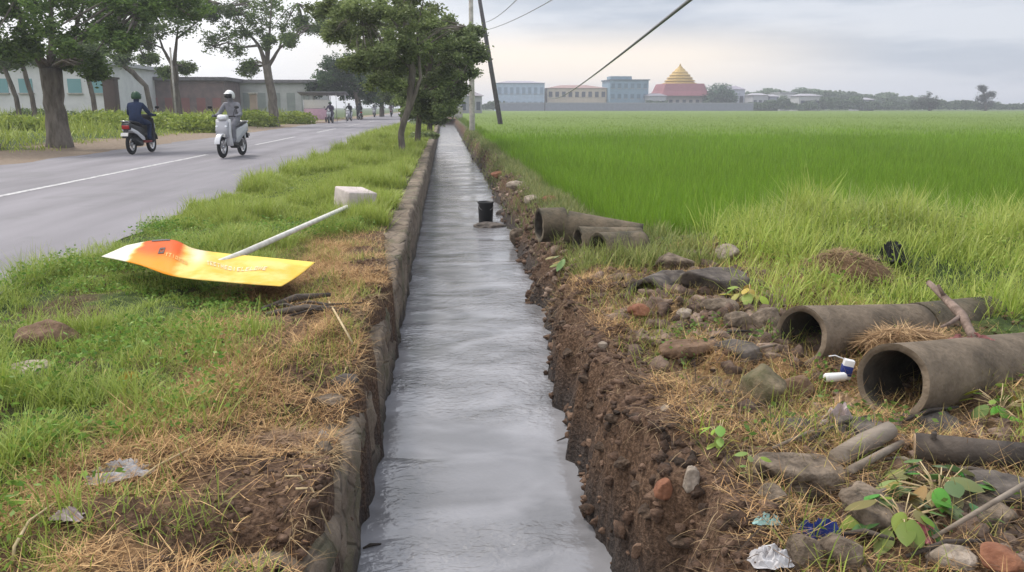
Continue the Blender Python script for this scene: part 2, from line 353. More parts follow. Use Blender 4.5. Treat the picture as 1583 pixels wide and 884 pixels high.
# ------------------------------------------------------------------ masonry canal wall
cw = thing('canal_wall', 'long grey stone and mortar wall lining the left side of the canal', 'wall', (-.5, 4, -.9))
ys = np.concatenate([np.arange(.8, 9, .035), np.arange(9, 30, .15), np.arange(30, 88, .6)])
zt = np.where(ys > 7, -.045, -.13)+0*ys; zt = -.045-.14*(1-ss(5.0, 8.5, ys))+(fbm(ys*3, 0, 81)-.5)*.17*(1-.7*ss(6, 12, ys))
nz = 22; prof = []
V = []
for y_, ztop in zip(ys, zt):
    for k in range(nz):           # canal face from the bed to the top
        f = k/(nz-1); zz = -.95+(ztop+.95)*f
        V.append((-.40+.10*(.5-fbm(y_*4, zz*5, 91))*(.35+.65*f)+.05*(.5-fbm(y_*13, zz*16, 92))+(-.02 if k == nz-1 else 0), y_, zz))
    for xx in (-.46, -.52, -.58, -.64, -.70): V.append((xx, y_, ztop+.035*(fbm(xx*20, y_*5, 93)-.5)))
    V.append((-.72, y_, -.5))
V = np.array(V); n = nz+6; k = len(ys); I = np.arange(n*k).reshape(k, n)
F = np.stack([I[:-1, :-1], I[1:, :-1], I[1:, 1:], I[:-1, 1:]], -1).reshape(-1, 4)
cm = bpy.data.materials.new('canal_masonry'); t, N, L = nt(cm); b = N['Principled BSDF']; b.inputs['Roughness'].default_value = .9
tc = N.new('ShaderNodeTexCoord'); geo = N.new('ShaderNodeNewGeometry'); sz = N.new('ShaderNodeSeparateXYZ'); L.new(geo.outputs['Position'], sz.inputs[0])
vo = N.new('ShaderNodeTexVoronoi'); vo.feature = 'DISTANCE_TO_EDGE'; vo.inputs['Scale'].default_value = 4.5; L.new(tc.outputs['Object'], vo.inputs['Vector'])
nf, nm = noise(40), noise(4)
c = ramp(nm, (.3, (.085, .06, .042)), (.5, (.20, .15, .105)), (.72, (.31, .245, .178))); c = mixc(math_n('MULTIPLY', nf, .35), c, (.06, .05, .04))
c = mixc(math_n('MULTIPLY', math_n('SUBTRACT', 1.0, smooth(vo.outputs[0], 0, .05)), .35), c, (.08, .07, .055))
moss = math_n('MULTIPLY', smooth(noise(3), .5, .62), .55); c = mixc(moss, c, (.07, .075, .03))
damp = math_n('SUBTRACT', 1.0, smooth(math_n('ADD', sz.outputs[2], math_n('MULTIPLY', nm, .18)), -.52, -.38)); c = mixc(math_n('MULTIPLY', damp, .75), c, (.035, .03, .026))
L.new(c, b.inputs['Base Color'])
bp = N.new('ShaderNodeBump'); bp.inputs['Strength'].default_value = .8; bp.inputs['Distance'].default_value = .02; L.new(math_n('ADD', nf, smooth(vo.outputs[0], 0, .06)), bp.inputs['Height']); L.new(bp.outputs[0], b.inputs['Normal'])
link('stone_face', np_mesh('stone_face', V-np.array(cw.location), F), cm, cw)
# ------------------------------------------------------------------ blades: grass, straw, rice
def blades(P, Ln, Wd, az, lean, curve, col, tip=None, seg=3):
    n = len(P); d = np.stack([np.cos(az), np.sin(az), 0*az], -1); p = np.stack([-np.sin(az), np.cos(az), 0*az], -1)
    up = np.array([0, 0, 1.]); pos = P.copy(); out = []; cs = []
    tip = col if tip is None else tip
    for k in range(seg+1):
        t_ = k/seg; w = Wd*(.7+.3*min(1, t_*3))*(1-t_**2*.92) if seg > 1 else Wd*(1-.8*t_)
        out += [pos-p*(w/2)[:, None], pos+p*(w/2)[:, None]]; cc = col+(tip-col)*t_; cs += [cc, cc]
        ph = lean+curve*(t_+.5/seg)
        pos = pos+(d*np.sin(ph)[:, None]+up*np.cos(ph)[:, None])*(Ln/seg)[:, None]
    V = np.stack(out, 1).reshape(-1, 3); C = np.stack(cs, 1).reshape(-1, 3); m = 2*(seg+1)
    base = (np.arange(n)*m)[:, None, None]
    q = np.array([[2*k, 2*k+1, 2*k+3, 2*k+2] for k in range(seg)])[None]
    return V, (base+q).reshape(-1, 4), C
def leaves(P, size, nrm_tilt, col, rng=rng, narrow=.55):
    n = len(P); az = rng.uniform(0, 2*PI, n); ti = nrm_tilt
    u = np.stack([np.cos(az)*np.cos(ti), np.sin(az)*np.cos(ti), np.sin(ti)], -1)
    r = rng.normal(size=(n, 3)); r[:, 2] *= .5; v = np.cross(u, r); v /= np.linalg.norm(v, axis=1)[:, None]+1e-9
    s = size[:, None]
    V = np.stack([P-u*s*.5, P+v*s*narrow*.5, P+u*s*.5, P-v*s*narrow*.5], 1).reshape(-1, 3)
    F = np.arange(4*n).reshape(n, 4); return V, F, np.repeat(col, 4, axis=0)
def merge(parts):
    Vs, Fs, Cs, b = [], [], [], 0
    for V, F, C in parts: Vs.append(V); Fs.append(F+b); Cs.append(C); b += len(V)
    return np.concatenate(Vs), np.concatenate(Fs), np.concatenate(Cs)
def stuff(name, parts, m, label=None):
    V, F, C = merge(parts); return tag(link(name, np_mesh(name, V, F, C), m, smooth=False), kind='stuff')
def scatter(n, x0, x1, y0, y1, prob, ypow=1.0):
    x = rng.uniform(x0, x1, n); y = y0+(y1-y0)*rng.uniform(0, 1, n)**ypow
    k = rng.uniform(0, 1, n) < prob(x, y); return x[k], y[k]
def vary(n, a, b, j=.25):
    t_ = rng.uniform(0, 1, (n, 1)); c = np.array(a)*(1-t_)+np.array(b)*t_; return c*(1+rng.uniform(-j, j, (n, 1)))
U = rng.uniform
def in_road(x): return (x > -9.25) & (x < -3.02)
SIGN = (-2.0, 5.3)                                   # nothing tall grows through the fallen board
def board_clear(x, y): 
    return 1-((np.abs(x+1.85) < 1.0) & (np.abs(y-5.25) < .75))*1.0
# -- green verge between road and canal
def g_prob(x, y):
    e = fbm(x*1.6, y*1.6, 101); f = fbm(x*5, y*5, 102)
    edge = 1-ss(-1.5, -1.0, x+(e-.5)*1.3-.55*ss(6, 10, y))
    return np.clip(edge*(.2+1.5*ss(.35, .6, e*.5+f*.5)), 0, 1)*ss(-3.12, -2.95, x)
parts = []
x, y = scatter(150000, -3.15, -.62, 1.6, 8.5, g_prob); k = (rng.uniform(0, 1, len(x)) < .7); x, y = x[k], y[k]; n = len(x)
hgt = .04+.20*ss(.3, .75, fbm(x*2.6, y*2.6, 103))*U(.4, 1.3, n); c = board_clear(x, y); hgt = hgt*(.45+.55*c)
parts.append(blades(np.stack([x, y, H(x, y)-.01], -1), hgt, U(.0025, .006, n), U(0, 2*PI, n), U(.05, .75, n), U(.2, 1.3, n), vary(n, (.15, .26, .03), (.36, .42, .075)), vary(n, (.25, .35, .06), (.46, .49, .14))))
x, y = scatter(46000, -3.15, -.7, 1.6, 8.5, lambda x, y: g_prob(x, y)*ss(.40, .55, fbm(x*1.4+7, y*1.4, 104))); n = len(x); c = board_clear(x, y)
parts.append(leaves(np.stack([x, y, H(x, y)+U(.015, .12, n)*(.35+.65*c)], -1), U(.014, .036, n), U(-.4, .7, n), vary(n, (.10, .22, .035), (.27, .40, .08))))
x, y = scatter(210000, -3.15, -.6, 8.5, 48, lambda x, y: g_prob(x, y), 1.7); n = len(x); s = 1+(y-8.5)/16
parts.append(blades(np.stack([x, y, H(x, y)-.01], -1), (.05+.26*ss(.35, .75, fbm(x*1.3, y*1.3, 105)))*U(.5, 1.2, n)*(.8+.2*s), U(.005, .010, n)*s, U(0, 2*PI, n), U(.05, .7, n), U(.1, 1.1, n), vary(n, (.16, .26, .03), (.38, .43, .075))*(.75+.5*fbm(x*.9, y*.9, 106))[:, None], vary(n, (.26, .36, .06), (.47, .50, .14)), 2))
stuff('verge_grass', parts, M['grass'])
# -- dry cut stalks lying on both banks
parts = []
def s_prob(x, y): return straw_zone(x, y)*(.12+1.3*ss(.42, .6, fbm(x*3, y*3, 111)))*(1-.75*(x > .9)*np.maximum(gauss(x, y, 1.6, 2.2, .8, .7), .8*gauss(x, y, 2.2, 2.9, .7, .6)))*(1-.55*soil_zone(x, y)*(x < 0))
for (n0, a0, a1, b0, b1, pw, l0, l1) in ((150000, -1.9, -.43, 1.7, 9, 1, .025, .12), (90000, .9, 3.4, 1.7, 7, 1, .025, .12), (30000, -1.3, -.5, 9, 40, 1.6, .15, .4)):
    x, y = scatter(n0, a0, a1, b0, b1, s_prob, pw); n = len(x); s = np.where(y > 9, 1+(y-9)/12, 1)
    k = U(0, 1, n) < .06; ln = U(l0, l1, n)*np.where(k, 2.2, 1)
    parts.append(blades(np.stack([x, y, H(x, y)+U(.0, .03, n)], -1), ln, U(.0013, .0036, n)*s, U(0, 2*PI, n), U(1.0, 1.75, n), U(-.7, .8, n), vary(n, (.27, .14, .056), (.63, .42, .20), .38), None, 3))
x, y = scatter(9000, 1.0, 3.2, 2, 7, lambda x, y: straw_zone(x, y)*.8); n = len(x)
parts.append(blades(np.stack([x, y, H(x, y)-.01], -1), U(.06, .18, n), U(.002, .004, n), U(0, 2*PI, n), U(.1, .9, n), U(.2, 1.2, n), vary(n, (.24, .20, .06), (.45, .38, .14)), None, 3))
stuff('dry_straw', parts, M['straw'])
# -- thin green coming through the straw and on the right bank
parts = []
def t_prob(x, y): return ss(.50, .64, fbm(x*2.6+3, y*2.6, 121))
x, y = scatter(32000, -1.6, -.46, 1.7, 8, lambda x, y: t_prob(x, y)*.6); n = len(x)
parts.append(blades(np.stack([x, y, H(x, y)-.01], -1), U(.04, .15, n), U(.002, .005, n), U(0, 2*PI, n), U(.1, .9, n), U(.2, 1.3, n), vary(n, (.17, .24, .035), (.38, .40, .09)), None, 3))
x, y = scatter(76000, .95, 4.2, 1.8, 7, lambda x, y: t_prob(x, y)*(.25+.75*ss(2.4, 3.6, x+.4*(4-y)))); n = len(x)
parts.append(blades(np.stack([x, y, H(x, y)-.01], -1), U(.05, .20, n), U(.003, .006, n), U(0, 2*PI, n), U(.1, .8, n), U(.2, 1.3, n), vary(n, (.16, .23, .03), (.38, .40, .09)), None, 3))
x, y = scatter(14000, 1.1, 4.2, 1.8, 4.4, lambda x, y: t_prob(x+9, y)*.5); n = len(x)
parts.append(leaves(np.stack([x, y, H(x, y)+U(.01, .09, n)], -1), U(.015, .04, n), U(-.3, .6, n), vary(n, (.08, .16, .03), (.20, .28, .07))))
# -- the taller weeds on the mound beyond the pipes and the bank of the paddy
def w_prob(x, y):
    a = ss(1.9, 2.7, x-.25*(y-6))*ss(4.3, 5.0, y)*(1-ss(8.0, 9.0, y))*(.35+.8*fbm(x*2, y*2, 131)); h_ = gauss(x, y, 3.35, 5.75, .55, .45)
    return np.clip(a*(1-.8*h_), 0, 1)
x, y = scatter(100000, 1.8, 9, 4.3, 9.2, w_prob); n = len(x); hh = (.06+.30*1.9*fbm(x*2.6, y*2.6, 132)**2.4+.1*fbm(x*.8, y*.8, 137))*U(.4, 1.5, n)*(.7+.7*ss(5.5, 7.5, y))
parts.append(blades(np.stack([x, y, H(x, y)-.02], -1), hh, U(.004, .009, n), U(0, 2*PI, n), U(.05, .6, n), U(.2, 1.2, n), vary(n, (.20, .35, .035), (.46, .55, .085), .35)*(.50+.8*fbm(x*1.7, y*1.7, 139))[:, None], vary(n, (.31, .40, .07), (.55, .55, .17)), 3))
x, y = scatter(40000, 3.4, 10, .6, 5.2, lambda x, y: ss(3.6, 4.4, x+.3*(y-3))*(.3+.7*fbm(x*2, y*2, 140))); n = len(x)
parts.append(blades(np.stack([x, y, H(x, y)-.02], -1), U(.06, .3, n), U(.005, .01, n), U(0, 2*PI, n), U(.05, .7, n), U(.2, 1.2, n), vary(n, (.17, .27, .035), (.38, .42, .09), .3), None, 3))
x, y = scatter(7000, 2.6, 6, 6.0, 8.4, lambda x, y: .3*gauss(x, y, 3.6, 7.2, .9, .6)+.04); n = len(x)
parts.append(blades(np.stack([x, y, H(x, y)-.02], -1), U(.2, .48, n), U(.004, .008, n), U(0, 2*PI, n), U(.03, .35, n), U(.1, .7, n), vary(n, (.20, .30, .05), (.36, .42, .11)), vary(n, (.32, .36, .12), (.5, .5, .25)), 3))
x, y = scatter(9000, 2.2, 8, 4.6, 8.5, lambda x, y: w_prob(x, y)*.8); n = len(x)
parts.append(leaves(np.stack([x, y, H(x, y)+U(.03, .22, n)], -1), U(.015, .045, n), U(-.4, .8, n), vary(n, (.17, .28, .04), (.32, .40, .08))))
x, y = scatter(9000, 1.05, 2.2, 6.1, 7.9, lambda x, y: .2+.8*ss(.45, .6, fbm(x*2, y*2, 138))); n = len(x)
parts.append(blades(np.stack([x, y, H(x, y)-.01], -1), U(.06, .26, n), U(.004, .008, n), U(0, 2*PI, n), U(.1, .7, n), U(.1, 1.1, n), vary(n, (.14, .20, .04), (.36, .36, .12)), None, 3))
x, y = scatter(60000, .95, 2.1, 7.5, 48, lambda x, y: (.25+.9*ss(.45, .6, fbm(x*1.2, y*.6, 133)))*ss(1.05, 1.6, x+.15), 1.6); n = len(x); s = 1+(y-7.5)/16
parts.append(blades(np.stack([x, y, H(x, y)-.01], -1), U(.06, .22, n), U(.005, .009, n)*s, U(0, 2*PI, n), U(.1, .8, n), U(.1, 1.0, n), vary(n, (.13, .19, .05), (.32, .31, .12)), None, 2))
stuff('bank_weeds', parts, M['grass'])
# -- the rice field
def rx0(y): return 1.78-.006*(np.asarray(y)-8)+.12*(fbm(y*.8, 2, 141)-.5)
parts = []
def rice(n0, y0, y1, pw, hscale=1.0, wmul=1.0, seg=3):
    u = rng.uniform(0, 1, n0)**pw; y = y0+(y1-y0)*u
    x = rx0(y)+rng.uniform(0, 1, n0)*(.84*y+3.5-rx0(y)); n = n0
    zz = np.full(n, -.33); hh = (.43+.05*fbm(x*.5, y*.5, 142))*np.where(y > 25, U(.92, 1.06, n), U(.78, 1.13, n))*hscale
    tone = fbm(x*.25, y*.12, 143)[:, None]
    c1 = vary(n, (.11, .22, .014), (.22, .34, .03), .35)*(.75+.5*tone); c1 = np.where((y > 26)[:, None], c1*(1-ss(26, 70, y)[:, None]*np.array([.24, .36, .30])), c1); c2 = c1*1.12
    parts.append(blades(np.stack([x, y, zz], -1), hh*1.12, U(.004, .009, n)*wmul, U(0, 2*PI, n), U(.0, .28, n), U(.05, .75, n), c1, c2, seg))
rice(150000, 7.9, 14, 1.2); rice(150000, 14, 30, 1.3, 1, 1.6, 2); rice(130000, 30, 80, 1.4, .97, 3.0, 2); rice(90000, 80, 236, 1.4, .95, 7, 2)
stuff('rice_field', parts, M['grass'])
rcm = mat('rice_canopy', (.095, .155, .014), (.15, .215, .024), 3, .8, .6, 14)
xs = np.concatenate([[0], np.linspace(.01, 1, 60)]); ysr = np.concatenate([np.arange(10.5, 40, .5), np.arange(40, 238, 3)])
V = []
for y_ in ysr:
    for f in xs:
        xx = float(rx0(y_))+.25+f*(.8*y_+8); V.append((xx, y_, (.05+.03*float(vn(xx*.9, y_*.9, 144)))-.36*(1-float(ss(9, 60, y_))**.35) if f else -.4))
n = len(xs); k = len(ysr); I = np.arange(n*k).reshape(k, n); F = np.stack([I[:-1, :-1], I[:-1, 1:], I[1:, 1:], I[1:, :-1]], -1).reshape(-1, 4)
tag(link('rice_canopy', np_mesh('rice_canopy', V, F), rcm), kind='stuff')
# -- grass and weeds beyond the road
parts = []
def r_prob(x, y): return (1-ss(-12.3, -10.8, x+(fbm(x*.5, y*.5, 61)-.5)*3))*(.4+.8*fbm(x*.35, y*.35, 151))
x, y = scatter(120000, -60, -9.5, 12, 95, r_prob, 1.3); k = x > -.62*y-2; x, y = x[k], y[k]; n = len(x)
parts.append(blades(np.stack([x, y, H(x, y)-.02], -1), (.18+.85*ss(.4, .75, fbm(x*.45, y*.45, 152))*ss(-12.5, -14.5, x))*U(.5, 1.3, n), U(.02, .05, n)*(.5+y/40), U(0, 2*PI, n), U(.05, .6, n), U(.1, 1.1, n), vary(n, (.18, .26, .03), (.38, .43, .07)), vary(n, (.25, .33, .05), (.44, .48, .12)), 2))
stuff('roadside_grass', parts, M['grass'])
# ------------------------------------------------------------------ lumps of earth on the dug banks
def ico(sub):
    bm = bmesh.new(); bmesh.ops.create_icosphere(bm, subdivisions=sub, radius=1); v = np.array([q.co[:] for q in bm.verts]); f = np.array([[q.index for q in g.verts] for g in bm.faces]); bm.free(); return v, f
IV, IF = ico(2)
def lumps(name, P, sz, m):
    Vs, Fs, b = [], [], 0
    for p, s in zip(P, sz):
        q = IV*np.array([s*random.uniform(.7, 1.3), s*random.uniform(.7, 1.3), s*random.uniform(.45, .85)])
        o = rng.uniform(0, 99); q = q*(1+1.9*(fbm(IV[:, :1]*2.1+o+IV[:, 2:], IV[:, 1:2]*2.1+o+.7*IV[:, 2:], 5, 3)-.5))
        for kk in range(5):
            nv = rng.normal(size=3); nv /= np.linalg.norm(nv); dd = q @ nv; q = q-np.maximum(dd-s*rng.uniform(.35, .8), 0)[:, None]*nv*.9
        Vs.append(q+p); Fs.append(IF+b); b += len(IV)
    return tag(link(name, np_mesh(name, np.concatenate(Vs), np.concatenate(Fs)), m), kind='stuff')
clod = mat('dug_soil', (.030, .020, .014), (.22, .14, .095), 6, .95, .8, 60, c3=(.10, .06, .04))
P = []; sz = []
for i in range(2600):
    y_ = 1.7+9.5*random.random()**1.5; xr = float(water_edge(y_)); x_ = xr-.03+random.random()**1.3*(.42+.3*(y_ > 6)); P.append((x_, y_, float(H(x_, y_))-.004)); sz.append((.006+.034*random.random()**2.2)*(1+.4*(y_ > 6)))
for i in range(900):
    y_ = 1.75+5*random.random(); x_ = -.42-abs(random.gauss(0, .18)); P.append((x_, y_, float(H(x_, y_)))); sz.append(random.uniform(.006, .022))
for i in range(900):
    y_ = random.gauss(5.7, .8); x_ = random.gauss(1.75, .5)
    if x_ > .95: P.append((x_, y_, float(H(x_, y_)))); sz.append(random.uniform(.01, .04))
lumps('soil_clods', P, sz, clod)
P = []; sz = []
for i in range(1300):
    y_ = 6.5+22*random.random()**1.5; xr = float(water_edge(y_)); x_ = xr+random.random()*(.75); P.append((x_, y_, float(H(x_, y_)))); sz.append(random.uniform(.015, .055))
for i in range(900):
    y_ = random.gauss(4.8, .65); x_ = random.gauss(1.75, .42)
    if x_ > 1.0: P.append((x_, y_, float(H(x_, y_)))); sz.append(.02+.06*random.random()**2)
for i in range(800):
    y_ = random.gauss(2.6, .5); x_ = random.gauss(1.85, .45)
    if x_ > 1.0: P.append((x_, y_, float(H(x_, y_))-.01)); sz.append(.012+.045*random.random()**2)
for i in range(500):
    y_ = 1.8+5.5*random.random(); x_ = .95+2.2*random.random()**1.5; P.append((x_, y_, float(H(x_, y_)))); sz.append(random.uniform(.006, .022))
lumps('rubble', P, sz, mat('rubble_stone', (.05, .034, .026), (.32, .235, .18), 3.5, .95, .7, 50, c3=(.14, .095, .07)))

# -- dead leaves and bits lying among the debris
x, y = scatter(5200, .95, 3.6, 1.75, 5.8, lambda x, y: .25+.75*ss(.45, .6, fbm(x*2.3, y*2.3, 181))); n = len(x)
B1 = leaves(np.stack([x, y, H(x, y)+U(.0, .025, n)], -1), U(.012, .045, n), U(-.5, .5, n), vary(n, (.045, .03, .02), (.30, .20, .11), .4))
x, y = scatter(2600, -2.0, -.45, 1.75, 6.5, lambda x, y: straw_zone(x, y)); n = len(x)
B2 = leaves(np.stack([x, y, H(x, y)+U(.0, .025, n)], -1), U(.010, .035, n), U(-.5, .5, n), vary(n, (.06, .035, .022), (.36, .23, .12), .4))
x, y = scatter(6000, .9, 3.4, 1.75, 4.2, lambda x, y: .15+.85*ss(.45, .6, fbm(x*2.9, y*2.9, 191))); n = len(x)
B3 = blades(np.stack([x, y, H(x, y)+U(.0, .03, n)], -1), U(.04, .22, n), U(.003, .007, n), U(0, 2*PI, n), U(1.2, 1.8, n), U(-.4, .4, n), vary(n, (.04, .028, .02), (.22, .15, .10), .4), None, 3)
stuff('leaf_litter', [B1, B2, B3], M['straw'])
# -- roots and straws hanging down the dug bank and the wall
x, y = scatter(2600, .78, 1.12, 1.75, 8, lambda x, y: .3+.7*ss(.4, .6, fbm(y*3, x, 201))); n = len(x)
R1 = blades(np.stack([x, y, H(x, y)+.005], -1), U(.05, .16, n), U(.0015, .0035, n), U(PI*.4, PI*1.6, n), U(1.3, 2.2, n), U(.2, 1.0, n), vary(n, (.10, .065, .04), (.42, .30, .17), .3), None, 3)
y = U(1.75, 8, 2600); y = y[U(0, 1, 2600) < .1+.9*ss(.45, .6, fbm(y*4, 3, 211))]; n = len(y); x = wall_edge(y)-U(0, .09, n)
R2 = blades(np.stack([x, y, H(x, y)+.005], -1), U(.05, .17, n), U(.0015, .0035, n), U(-2.0, 2.0, n), U(1.2, 1.8, n), U(-.2, 1.3, n), vary(n, (.16, .10, .05), (.46, .34, .19), .3), None, 3)
stuff('hanging_roots', [R1, R2], M['straw'])
# ------------------------------------------------------------------ fallen road sign with its concrete foot
def G(px, py, lift=0): return ground(px, py, lift)
cols = [(p_, q_, a_*1.05, b_*1.045) for p_, q_, a_, b_ in [((157, 396), (196, 379), 5.62, 5.95), ((212, 408), (236, 371.5), 5.38, 5.86), ((258, 424), (270, 371), 5.06, 5.80), ((300, 431), (300, 384), 4.93, 5.72), ((345, 435), (345, 391), 4.86, 5.62), ((390, 439), (417, 398), 4.80, 5.50), ((435, 442), (487, 405), 4.74, 5.36)]]
sg = thing('road_sign', 'fallen yellow road sign with a bent orange end and white pole, lying on grass', 'road sign', at_y(300, 431, 4.93)-Vector((0, 0, .1)))
NU, NV = 48, 16
us = np.linspace(0, 6, NU+1); A_, B_ = [], []
for u in us:
    i = min(int(u), 5); f = u-i
    def cr(ix):
        q = lambda j: at_y(*cols[max(0, min(6, j))][ix], cols[max(0, min(6, j))][2+ix])
        p0, p1, p2, p3 = q(i-1), q(i), q(i+1), q(i+2)
        return .5*((2*p1)+(p2-p0)*f+(2*p0-5*p1+4*p2-p3)*f*f+(3*p1-p0-3*p2+p3)*f**3)
    A_.append(cr(0)); B_.append(cr(1))
pos = lambda i, j: A_[i].lerp(B_[i], j/NV)+Vector((0, 0, .012*math.sin(i*.5)*math.sin(j/NV*PI)))
V = [pos(i, j) for i in range(NU+1) for j in range(NV+1)]
ix = lambda i, j: i*(NV+1)+j
Fq = [(ix(i, j), ix(i+1, j), ix(i+1, j+1), ix(i, j+1)) for i in range(NU) for j in range(NV)]
def shell(V, Fq, th):
    bm = bmesh.new(); vs = [bm.verts.new(p) for p in V]
    for f in Fq: bm.faces.new([vs[k] for k in f])
    bm.normal_update(); n0 = sum((f.normal.z for f in bm.faces))
    if n0 < 0: bmesh.ops.reverse_faces(bm, faces=bm.faces)
    bmesh.ops.solidify(bm, geom=bm.faces[:], thickness=th); return bm
yel = bpy.data.materials.new('faded_sign_paint'); t, N, L = nt(yel); b = N['Principled BSDF']; b.inputs['Roughness'].default_value = .6; b.inputs['Specular IOR Level'].default_value = .15
at = N.new('ShaderNodeAttribute'); at.attribute_name = 'UVW'; sp = N.new('ShaderNodeSeparateColor'); L.new(at.outputs['Color'], sp.inputs[0])
tc = N.new('ShaderNodeTexCoord'); n1 = noise(5, 4); u_ = math_n('ADD', sp.outputs[0], math_n('MULTIPLY', math_n('SUBTRACT', n1, .5), .08)); v_ = sp.outputs[1]
c = mixc(smooth(n1, .35, .65), (.66, .41, .045), (.72, .55, .17))
c = mixc(math_n('MULTIPLY', math_n('SUBTRACT', 1.0, smooth(math_n('ABSOLUTE', math_n('SUBTRACT', u_, .52)), .0, .09)), smooth(v_, .4, .7)), c, (.68, .58, .40))
c = mixc(math_n('MULTIPLY', smooth(v_, .78, .92), smooth(u_, .55, .7)), c, (.82, .60, .10))
orange = mixc(smooth(math_n('SUBTRACT', v_, math_n('MULTIPLY', n1, .2)), .1, .6), (.70, .25, .003), (.60, .085, .002))
om = math_n('MULTIPLY', smooth(u_, .11, .135), math_n('SUBTRACT', 1.0, smooth(math_n('ADD', u_, math_n('MULTIPLY', math_n('SUBTRACT', 1.0, v_), .05)), .40, .46)))
c = mixc(om, c, orange); c = mixc(math_n('SUBTRACT', 1.0, smooth(u_, .10, .125)), c, (.72, .69, .60))
L.new(c, b.inputs['Base Color'])
bm = shell(V, Fq, .004); me = bpy.data.meshes.new('board'); off = Vector(sg.location)
uvw = []; 
import mathutils
kd = mathutils.kdtree.KDTree(len(V)); [kd.insert(p, i) for i, p in enumerate(V)]; kd.balance()
for v in bm.verts: i = kd.find(v.co)[1]; uvw.append(((i//(NV+1))/NU, (i % (NV+1))/NV, 0, 1))
for v in bm.verts: v.co -= off
bm.to_mesh(me); bm.free(); a = me.color_attributes.new('UVW', 'FLOAT_COLOR', 'POINT'); a.data.foreach_set('color', np.array(uvw, np.float32).ravel())
link('board', me, yel, sg)
def surf(u, v, lift=.004):
    i = max(0, min(NU-1e-4, u*NU)); i0 = int(i); f = i-i0; a = A_[i0].lerp(A_[i0+1], f); b_ = B_[i0].lerp(B_[i0+1], f)
    p = a.lerp(b_, v); p.z += .012*math.sin(i*.5)*math.sin(v*PI); nr = (A_[i0+1]-A_[i0]).cross(b_-a).normalized(); nr = nr if nr.z > 0 else -nr
    return p+nr*lift
def decal(name, quads, m):
    mb = MB()
    for (u0, v0, u1, v1) in quads:
        k = 4; ps = [[surf(u0+(u1-u0)*i/k, v0+(v1-v0)*j/2) for j in range(3)] for i in range(k+1)]
        mb.add([p for r in ps for p in r], [(i*3+j, i*3+3+j, i*3+4+j, i*3+1+j) for i in range(k) for j in range(2)])
    return mb.build(name, m, sg, world=True)
ink = mat('faded_brown_lettering', (.70, .47, .22), (.84, .74, .46), 22, .6)
q = []; rs = random.Random(3)
def glyphs(u0, u1, v0, v1, n):
    w = (u1-u0)/n
    for i in range(n):
        a = u0+i*w; g = w*.72; h_ = v1-v0; s = rs.choice('LTHOEI'); k = g*.28; e = h_*.22
        if s in 'LHOE': q.append((a, v0, a+k, v1))
        if s in 'HO': q.append((a+g-k, v0, a+g, v1))
        if s in 'TI': q.append((a+g/2-k/2, v0, a+g/2+k/2, v1))
        if s in 'LOE': q.append((a+k, v0, a+g-(k if s == 'O' else 0), v0+e))
        if s == 'O': q.append((a+k, v1-e, a+g-k, v1))
        if s == 'E': q.append((a+k, v1-e, a+g, v1)); q.append((a+k, (v0+v1-e)/2, a+g*.8, (v0+v1+e)/2))
        if s == 'T': q.append((a, v1-e, a+g/2-k/2, v1)); q.append((a+g/2+k/2, v1-e, a+g, v1))
        if s == 'H': q.append((a+k, (v0+v1-e)/2, a+g-k, (v0+v1+e)/2))
glyphs(.58, .86, .42, .56, 15); decal('lettering', q, ink)
q = []; glyphs(.30, .46, .42, .52, 7); decal('lettering', q, mat('faded_red_lettering', (.72, .28, .06), (.80, .50, .15), 30, .6))
decal('edge_band', [(.165, .945, .30, .998)], mat('black_edge', (.02, .015, .012), None, rough=.5))  # thin black strip along part of the board's far edge
decal('emblem', [(.245, .50, .285, .56), (.245, .64, .285, .70), (.245, .56, .254, .64), (.276, .56, .285, .64), (.262, .585, .27, .62)], mat('black_emblem', (.05, .02, .012), None, rough=.5))
pb, pt = at_y(536, 320, 8.9), at_y(376, 391, 5.85); pt2 = pt.lerp(at_y(300, 405, 5.5), .9); pt2.z = surf(.55, .5).z-.05
MB().tube([pb, pt], .023, 12).tube([pt, pt2], .023, 12).build('pole', mat('worn_white_pole', (.55, .53, .46), (.74, .72, .66), 14, .5), sg, True, world=True)
bk = ground(548, 331); bk.y += .1; bk.z += .13
MB().box(bk, (.36, .40, .30), rz=math.radians(32), rx=math.radians(6), ry=math.radians(5)).build('concrete_foot', mat('pale_cast_concrete', (.42, .36, .34), (.60, .53, .50), 6, .9, .4, 40), sg, bevel=.018, world=True)
MB().tube([pb+Vector((-.05, -.05, .0)), pb+Vector((-.02, -.02, -.12))], .012, 6).build('bolt', M['black'], sg, world=True)
